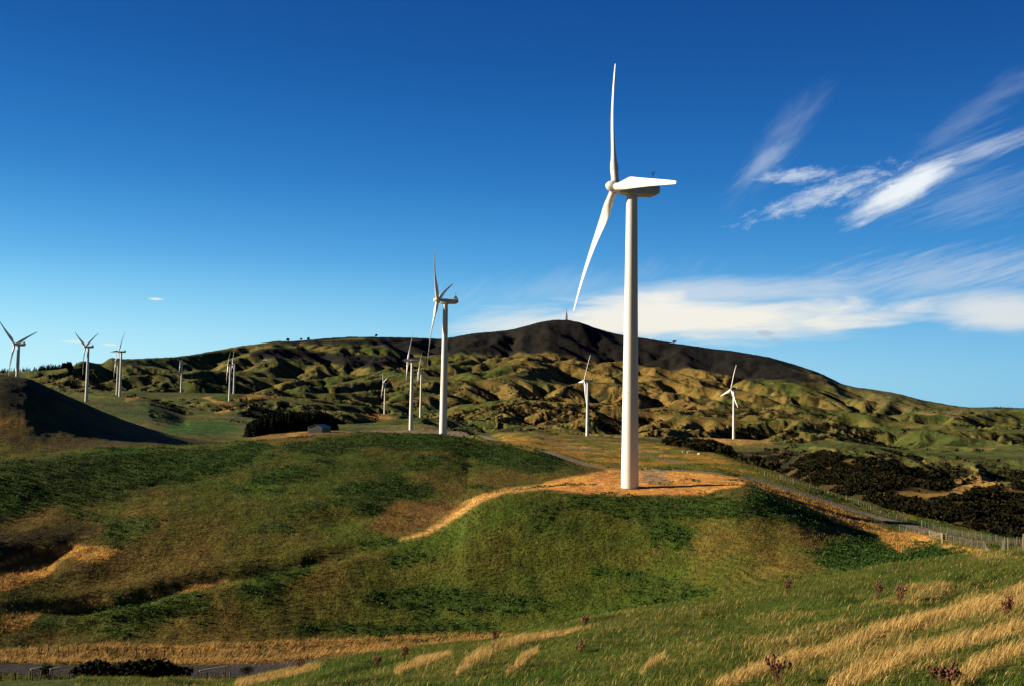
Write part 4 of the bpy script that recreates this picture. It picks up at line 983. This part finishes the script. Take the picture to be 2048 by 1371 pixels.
# ------------------------------------------------------------------ fences
M_POST = simple('weathered_post', (.25, .225, .17), .85, .2, 0, .2, 6)
M_DPOST = simple('dark_post', (.10, .08, .06), .9, .2, 0, .2, 6)
M_WIRE = simple('fence_wire', (.22, .21, .20), .5, .4, .6, .05, 2)
M_WHITE = simple('white_paint', (.72, .72, .68), .55, .4, 0, .06, 5)
M_WOOD = simple('pale_timber', (.34, .27, .16), .8, .2, 0, .2, 5)
def post_mesh(h, w, mat, name='post'):
    v, q_, _ = box(-w/2, w/2, -w/2, w/2, -.35, h); v = v.copy(); v[4:, :2] *= .86
    return mk(name, [(v, q_, [])], mat, False)
def fence(line, label, step=.9, every=5, hp=1.25, hb=1.1, wp=.12, wb=.05, mat=None, r1=80, r2=900, wires=5, lean=.04, wr=.006):
    pts = np.array([hit(a, b, r1, r2)[:2] for a, b in line]); s = np.concatenate([[0], np.cumsum(np.hypot(*np.diff(pts, axis=0).T))])
    q_ = np.arange(0, s[-1], step); fx, fy = np.interp(q_, s, pts[:, 0]), np.interp(q_, s, pts[:, 1]); fz = Hs(fx, fy)
    t = thing('fence', (fx[0], fy[0], fz[0]), label, 'fence', 'post and batten farm fences'); o = Vector((fx[0], fy[0], fz[0]))
    mat = mat or M_POST; pm = None; bmm = None; batt = []; d = np.hypot(fx, fy)
    for k in range(len(q_)):
        pos = Vector((fx[k], fy[k], fz[k]))-o
        rot = Matrix.Rotation(rng.normal()*lean, 4, 'X') @ Matrix.Rotation(rng.normal()*lean, 4, 'Y') @ Matrix.Rotation(math.atan2(fy[min(k+1, len(q_)-1)]-fy[max(k-1, 0)], fx[min(k+1, len(q_)-1)]-fx[max(k-1, 0)]), 4, 'Z')
        if k % every == 0:
            ob = post_mesh(hp, wp, mat) if pm is None else pm.copy()
            if pm is None: pm = ob
            else: C.objects.link(ob)
            ob.parent = t; ob.matrix_local = Matrix.Translation(pos) @ rot @ Matrix.Diagonal((1, 1, .92+.16*rng.random(), 1))
        else: batt.append((d[k], pos, rot))
    batt.sort(key=lambda a: a[0])
    if wb > 0:
        for dd, pos, rot in batt[:100]:
            ob = post_mesh(hb, wb, mat, 'batten') if bmm is None else bmm.copy()
            if bmm is None: bmm = ob
            else: C.objects.link(ob)
            ob.parent = t; ob.matrix_local = Matrix.Translation(pos) @ rot
        rest = batt[100:]
        if rest:
            v0, q0, _ = box(-wb/2, wb/2, -wb/2, wb/2, -.3, hb); parts = []
            for dd, pos, rot in rest:
                M_ = np.array(Matrix.Translation(pos) @ rot); parts.append((v0 @ M_[:3, :3].T+M_[:3, 3], q0, []))
            ob = mk('battens', parts, mat, False); ob.parent = t; ob['kind'] = 'stuff'
    if wires:
        parts = []
        for wz in np.linspace(.2, hb-.06, wires):
            for k in range(0, len(q_)-1):
                a = np.array([fx[k]-o[0], fy[k]-o[1], fz[k]-o[2]+wz]); b = np.array([fx[k+1]-o[0], fy[k+1]-o[1], fz[k+1]-o[2]+wz]); parts.append(rod(a, b, wr, 4))
        ob = mk('wire', parts, M_WIRE, False); ob.parent = t
    return t
fence([(1529,951),(1560,958),(1600,970),(1650,986),(1695,1001),(1749,1022),(1811,1043),(1862,1055),(1924,1072),(2004,1086),(2075,1093)], 'pale batten fence on the far edge of the gravel track above the dark bush', .95, 5, 1.35, 1.15, .13, .05, M_POST)
fence([(1484,955),(1520,962),(1560,974),(1640,1002),(1700,1026),(1776,1057)], 'weathered fence along the orange grass verge on the near side of the gravel track', .85, 5, 1.25, 1.1, .13, .055, M_DPOST)
fence([(1800,1061),(1830,1066),(1856,1071)], 'short batten fence between the track dip and the field gate', .8, 4, 1.25, 1.1, .13, .05, M_POST)
fence([(1897,1082),(1930,1088),(1970,1097),(2010,1104),(2060,1112)], 'batten fence running right from the pale stile toward the photo edge', .95, 5, 1.25, 1.1, .12, .045, M_POST)
fence([(1060,868),(1082,872),(1102,882),(1133,895),(1168,901),(1239,904),(1280,906),(1320,919),(1366,931),(1395,937)], 'pale fence winding over the golden paddock behind the nearest turbine', 1.3, 4, 1.4, 1.2, .17, .09, M_POST, 290, 520, 3)
fence([(927,878),(950,873),(975,867),(1000,864),(1040,864),(1058,866)], 'dark fence along the bank at the left end of the golden paddock', 1.3, 4, 1.3, 1.2, .16, .09, M_DPOST, 320, 700, 3)
fence([(76,1308),(150,1306),(250,1308),(300,1311),(403,1313)], 'row of dark posts in the golden grass beyond the asphalt road', 1.35, 1, 1.15, 1.0, .13, 0, M_DPOST, 110, 200, 4)
fence([(2,1367),(60,1366),(142,1362)], 'dark post fence at the bottom left corner by the road', 1.35, 1, 1.35, 1.0, .14, 0, M_DPOST, 90, 200, 3)
fence([(396,1362),(430,1364),(474,1362)], 'few dark posts under the longer white rail at the road edge', 1.15, 1, 1.3, 1.0, .14, 0, M_DPOST, 90, 200, 3)
fence([(560,869),(600,868),(640,867),(690,868)], 'small fence line in front of the farm shed', 2.2, 2, 1.3, 1.1, .2, .12, M_DPOST, 340, 760, 2)

def rail(x0, x1, yb, h, label):
    a, b = hit(x0, yb, 90, 200), hit(x1, yb, 90, 200); t = thing('sight_rail', Vector((a+b)/2), label, 'rail', 'white sight rails beside the road'); m = (a+b)/2; z = max(a[2], b[2])-m[2]+h
    for q_ in (a, b):
        ob = mk('post', [rod(q_-m-c3(0, 0, .3), c3(*(q_-m)[:2], z-.02), .06, 8)], M_DPOST); ob.parent = t
    dv = (b-a)/np.linalg.norm(b-a); n_ = np.array([-dv[1], dv[0], 0])*.03
    A, B = a-m-dv*.25, b-m+dv*.25; A[2] = B[2] = z
    v = np.array([A-n_, B-n_, A+n_, B+n_]); v = np.concatenate([v-c3(0, 0, .07), v+c3(0, 0, .07)])
    ob = mk('rail_board', [(v, [(0,2,3,1),(4,5,7,6),(0,1,5,4),(2,6,7,3),(0,4,6,2),(1,3,7,5)], [])], M_WHITE, False); ob.parent = t
rail(64, 78, 1362, 1.35, 'short white sight rail left of the small upright roadside shrub')
rail(103, 116, 1361, 1.35, 'short white sight rail right of the small upright roadside shrub')
rail(402, 449, 1363, 1.35, 'longest white sight rail on dark posts at the road edge')
p = hit(631, 1330, 100, 200); t = thing('marker_post', Vector(p), 'thin white marker post in the dead grass past the road bend', 'post')
for nm, pr, mt in (('shaft', box(-.05, .05, -.03, .03, -.2, 1.15), M_WHITE), ('reflector', box(-.04, .04, -.045, -.031, .85, 1.0), simple('red_reflector', (.5, .05, .03), .4))):
    ob = mk(nm, [pr], mt, False); ob.parent = t
# gate and stile by the track
def gate(x0, y0, x1, y1, label, r1, r2, mat, h=1.15):
    a, b = hit(x0, y0, r1, r2), hit(x1, y1, r1, r2); t = thing('field_gate', Vector(a), label, 'gate'); d = b-a; L_ = np.linalg.norm(d)
    for q_ in (a, b):
        ob = mk('post', [rod(q_-a-c3(0, 0, .3), q_-a+c3(0, 0, h+.25), .11, 8)], M_POST); ob.parent = t
    P_ = []
    for z in np.linspace(.18, h, 5): P_.append(rod(d*.03+c3(0, 0, z), d*.97+c3(0, 0, z), .035, 6))
    for u in (.03, .5, .97): P_.append(rod(d*u+c3(0, 0, .18), d*u+c3(0, 0, h), .035, 6))
    P_.append(rod(d*.03+c3(0, 0, .18), d*.97+c3(0, 0, h), .03, 6))
    ob = mk('rails', P_, mat, False); ob.parent = t
gate(1859, 1073, 1883, 1079, 'pale timber field gate at the track bend on the right', 90, 260, M_WOOD)
gate(1163, 902, 1180, 901, 'small pale gate in the paddock fence left of the nearest turbine', 290, 520, M_WHITE)
p = hit(1889, 1082, 90, 260); t = thing('stile', Vector(p), 'pale timber fence stay with crossed boards beside the field gate', 'stile', rz=.3)
for nm, prs in (('post', [box(-.55, -.38, -.09, .09, -.3, 1.55), box(.38, .55, -.09, .09, -.3, 1.5)]), ('board', [box(-.6, .6, -.16, -.095, z, z+.16) for z in (.35, .75, 1.15)]), ('brace', [rod((.55, -.2, 1.1), (1.6, -.3, .0), .07, 6)])):
    ob = mk(nm, prs, M_WOOD, False); ob.parent = t

# ------------------------------------------------------------------ farm shed
M_SHED = simple('shed_cladding', (.075, .095, .085), .6, .4, .2, .1, 3)
M_SROOF = simple('shed_roof', (.16, .22, .20), .5, .4, .3, .08, 3)
M_TRIM = simple('shed_trim', (.45, .50, .47), .6, .3, 0, .05, 3)
M_IN = simple('shed_inside', (.03, .03, .03), .9, .1)
p = hit(639, 864, 500, 900); p[2] -= .1
t = thing('farm_shed', Vector(p), 'grey green farm shed with open bays in front of the dark pines', 'shed', rz=R(-24)-math.atan2(p[0], p[1]))
Wd, Ln, He, Hp = 4.6, 6.6, 3.6, 5.2
def panel(pts, th, axis):
    a = np.array(pts, float); b = a.copy(); b[:, axis] += th; n_ = len(pts); v = np.concatenate([a, b])
    return v, [(i, (i+1) % n_, n_+(i+1) % n_, n_+i) for i in range(n_)], [(0, i+1, i) for i in range(1, n_-1)]+[(n_, n_+i, n_+i+1) for i in range(1, n_-1)]
W_ = [panel([(-Wd, -Ln, 0), (Wd, -Ln, 0), (Wd, -Ln, He), (0, -Ln, Hp), (-Wd, -Ln, He)], .12, 1), panel([(-Wd, Ln-.12, 0), (Wd, Ln-.12, 0), (Wd, Ln-.12, He), (0, Ln-.12, Hp), (-Wd, Ln-.12, He)], .12, 1), box(Wd-.12, Wd, -Ln+.13, Ln-.13, 0, He-.02), box(-Wd+.02, -Wd+.12, -Ln+.13, -Ln+1.6, 0, He-.5), box(-Wd+.02, -Wd+.12, -Ln+.13, Ln-.13, He-.5, He-.02), box(-Wd+.02, -Wd+.12, 1.0, 3.2, 0, He-.5), box(-.5, -.4, -Ln+.14, Ln-.14, 0, He+.6)]
ob = mk('wall', W_, M_SHED, False, auto=20); ob.parent = t
for sgn in (-1, 1):
    v = np.array([(0, -Ln-.3, Hp+.03), (sgn*(Wd+.35), -Ln-.3, He-.07), (sgn*(Wd+.35), Ln+.3, He-.07), (0, Ln+.3, Hp+.03)]); v = np.concatenate([v, v+c3(0, 0, .12)])
    ob = mk('roof', [(v, [(0,1,2,3),(4,7,6,5),(0,4,5,1),(1,5,6,2),(2,6,7,3),(3,7,4,0)], [])], M_SROOF, False, auto=20); ob.parent = t
for yy in (-6.4, -4.9, -1.9, 1.0, 3.2, 6.3):
    ob = mk('bay_post', [box(-Wd-.16, -Wd+.0, yy-.12, yy+.12, 0, He-.1)], M_TRIM, False); ob.parent = t
ob = mk('gutter', [box(-Wd-.52, -Wd-.36, -Ln-.3, Ln+.3, He-.16, He+.02)], M_TRIM, False); ob.parent = t
ob = mk('door', [box(-Wd-.02, -Wd+.015, 3.4, 6.1, .02, He-.55)], M_TRIM, False); ob.parent = t
p = hit(531, 721, 3800, 6000); t = thing('farm_building', Vector(p), 'tiny pale roofed farm building on the green slope below the far dark bush', 'building')
ob = mk('wall', [box(-11, 11, -4, 4, -1, 3.4)], M_TRIM, False); ob.parent = t
v = np.array([(-12, -5, 3.42), (12, -5, 3.42), (12, 5, 3.42), (-12, 5, 3.42), (-12, 0, 6), (12, 0, 6)]); ob = mk('roof', [(v, [(0,1,5,4),(2,3,4,5),(0,3,2,1)], [(0,4,3),(1,2,5)])], M_WHITE, False); ob.parent = t

# ------------------------------------------------------------------ masts on the mountain
M_MAST = simple('mast_steel', (.17, .14, .13), .6, .4, .2, .1, .3)
def mast(px, py, h, w, label, lattice=.55):
    p = at(px, py, 5990.); p[2] = float(Hs(p[0], p[1]))-1
    t = thing('transmission_mast', Vector(p), label, 'mast'); hl = h*lattice; P_ = []; n = 9; thk = w*.055
    cs = lambda u: [(sx*w/2*(1-.72*u), sy*w/2*(1-.72*u), hl*u) for sx, sy in ((-1,-1),(1,-1),(1,1),(-1,1))]
    lv = [1-(1-k/n)**1.15 for k in range(n+1)]
    for k in range(n):
        a, b = cs(lv[k]), cs(lv[k+1])
        for i in range(4):
            P_ += [rod(a[i], b[i], thk, 4), rod(a[i], b[(i+1) % 4], thk*.7, 4), rod(b[i], b[(i+1) % 4], thk*.7, 4)]
    ob = mk('lattice', P_, M_MAST, False); ob.parent = t
    ob = mk('antenna', [rod((0, 0, hl), (0, 0, h*.8), w*.11, 8, w*.09), rod((0, 0, h*.8), (0, 0, h), w*.06, 6, w*.03)], M_MAST); ob.parent = t
    for u in (.45, .7):
        ob = mk('dish', [rod((-w*.35, 0, hl*u), (-w*.45, -.3, hl*u), w*.12, 12, w*.16)], M_WHITE, False); ob.parent = t
mast(1133, 641, 86, 17, 'tall lattice transmission mast on the mountain top')
mast(1117, 640, 22, 3.4, 'small thin mast left of the tall mast on the mountain top', .3)
mast(1146, 642, 14, 3.0, 'smallest mast right of the tall mast on the mountain top', .3)

# ------------------------------------------------------------------ sheep
M_WOOL = simple('wool', (.62, .58, .50), .95, .1, 0, .1, 12, .5, .03); M_FACE = simple('sheep_face', (.45, .40, .33), .9, .2, 0, .1, 9)
def skin(name, pts, edges, rad, mat, lv=2):
    me = bpy.data.meshes.new(name); me.from_pydata(pts, edges, []); ob = bpy.data.objects.new(name, me); C.objects.link(ob)
    m = ob.modifiers.new('s', 'SKIN')
    for i, r_ in enumerate(rad): me.skin_vertices[0].data[i].radius = (r_, r_) if not isinstance(r_, tuple) else r_
    me.skin_vertices[0].data[0].use_root = True; m.use_smooth_shade = True
    s_ = ob.modifiers.new('b', 'SUBSURF'); s_.levels = s_.render_levels = lv; me.materials.append(mat); return ob
sheep0 = None
def sheep(px, py, rz, label):
    p = hit(px, py, 300, 620); t = thing('sheep', Vector(p), label, 'sheep', 'sheep grazing in the paddock', rz)
    pts = [(0, 0, .66), (.32, 0, .66), (-.34, 0, .67), (-.5, 0, .6), (.5, 0, .62), (.66, 0, .42), (.74, 0, .24), (.86, 0, .13),
           (.34, .13, .42), (.34, .14, .22), (.33, .14, .02), (.34, -.13, .42), (.36, -.14, .22), (.38, -.14, .02),
           (-.36, .13, .44), (-.44, .14, .24), (-.40, .14, .02), (-.36, -.13, .44), (-.40, -.14, .24), (-.36, -.14, .02), (-.58, 0, .44)]
    ed = [(0,1),(0,2),(2,3),(1,4),(4,5),(5,6),(6,7),(1,8),(8,9),(9,10),(1,11),(11,12),(12,13),(2,14),(14,15),(15,16),(2,17),(17,18),(18,19),(3,20)]
    rd = [.30,.28,.29,.20,.18,.12,.10,.06,.10,.05,.04,.10,.05,.04,.12,.05,.04,.12,.05,.04,.05]
    ob = skin('body', pts, ed, rd, M_WOOL); ob.parent = t
    ob = skin('ears', [(.66, 0, .33), (.62, .13, .32), (.62, -.13, .32)], [(0,1),(0,2)], [.05,.025,.025], M_FACE, 1); ob.parent = t
sheep(1367, 905, .3, 'white sheep grazing on the green paddock, left of the three'); sheep(1377, 906, .1, 'white sheep grazing on the green paddock, middle of the three'); sheep(1398, 910, -.5, 'white sheep grazing on the green paddock, right of the three')

# ------------------------------------------------------------------ dead thistles
M_STALK = simple('thistle_stalk', (.13, .06, .035), .9, .2, 0, .25, 6); M_HEAD = simple('thistle_head', (.15, .07, .042), .9, .2, 0, .3, 20)
def thistle(px, py, h, spread, label, r1=24, r2=100):
    p = hit(px, py, r1, r2); t = thing('thistle', Vector(p), label, 'plant', 'dead thistles standing in the grass'); st, hd_, lf = [], [], []
    for k in range(int(7+spread*8)):
        a = rng.random()*6.28; b0 = c3(rng.normal()*.04, rng.normal()*.04, 0); hh = h*(.5+.5*rng.random()); tip = b0+c3(math.cos(a)*spread*rng.random()+.1*h, math.sin(a)*spread*rng.random(), hh)
        st.append(rod(b0-c3(0, 0, .05), tip, .014, 5, .007))
        for j in range(3):
            u = .45+.5*rng.random(); q_ = b0+(tip-b0)*u; e = q_+c3(rng.normal()*.12, rng.normal()*.12, .10+.12*rng.random())*h; st.append(rod(q_, e, .008, 4, .005)); hd_.append(loft([e+np.array([(math.cos(w)*r_, math.sin(w)*r_, z) for w in np.linspace(0, 6.28, 6, endpoint=False)]) for r_, z in ((.012, -.02), (.035, .0), (.038, .03), (.018, .06))]))
            lp = q_; lf.append(leaves(lp[None], np.array([.07+.06*rng.random()]), .1, .35)[0])
        hd_.append(loft([tip+np.array([(math.cos(w)*r_, math.sin(w)*r_, z) for w in np.linspace(0, 6.28, 6, endpoint=False)]) for r_, z in ((.015, -.02), (.045, .0), (.048, .035), (.02, .07))]))
    ob = mk('stalks', st, M_STALK, False); ob.parent = t; [setattr(mk('seed_head', [q_], M_HEAD), 'parent', t) for q_ in hd_]
    leaf_mesh('dry_leaves', np.array(lf), np.tile(c3(.16, .08, .04), (len(lf), 1))*(.6+.8*rng.random((len(lf), 1))), M_LEAF, t)
for px, py, h, s_, lb in ((1755, 1196, 1.0, .35, 'brown dead thistle clump on the slope, left of the close pair'), (1797, 1206, 1.1, .35, 'brown dead thistle clump on the slope, right of the close pair'), (1575, 1190, 1.0, .25, 'lone dead thistle on the edge of the foreground slope'),
    (2010, 1234, .8, .45, 'reddish dead thistle in golden grass at the right photo edge'), (1556, 1368, .8, .45, 'dark red thistle beside the golden grass band at the bottom'), (990, 1284, .85, .3, 'dead thistle standing on the low end of the ridge line'),
    (1170, 1247, .5, .35, 'low rusty dead plant on the ridge line right of the lone ridge thistle'), (596, 1342, .8, .55, 'dead thistle clump nearest the right end of the asphalt road'), (750, 1332, .6, .6, 'wide low dead thistle on the lower left slope'), (808, 1324, .95, .45, 'taller dead thistle just right of the wide low one'),
    (1880, 1368, .55, .5, 'small red thistle at the bottom edge, left of two'), (1906, 1370, .5, .4, 'small red thistle at the bottom edge, right of two'), (1162, 1303, .5, .2, 'small dead thistle in green grass below the ridge line')):
    thistle(px, py, h*1.0, s_*.85, lb)
print('done', round(time.time()-T0, 1))
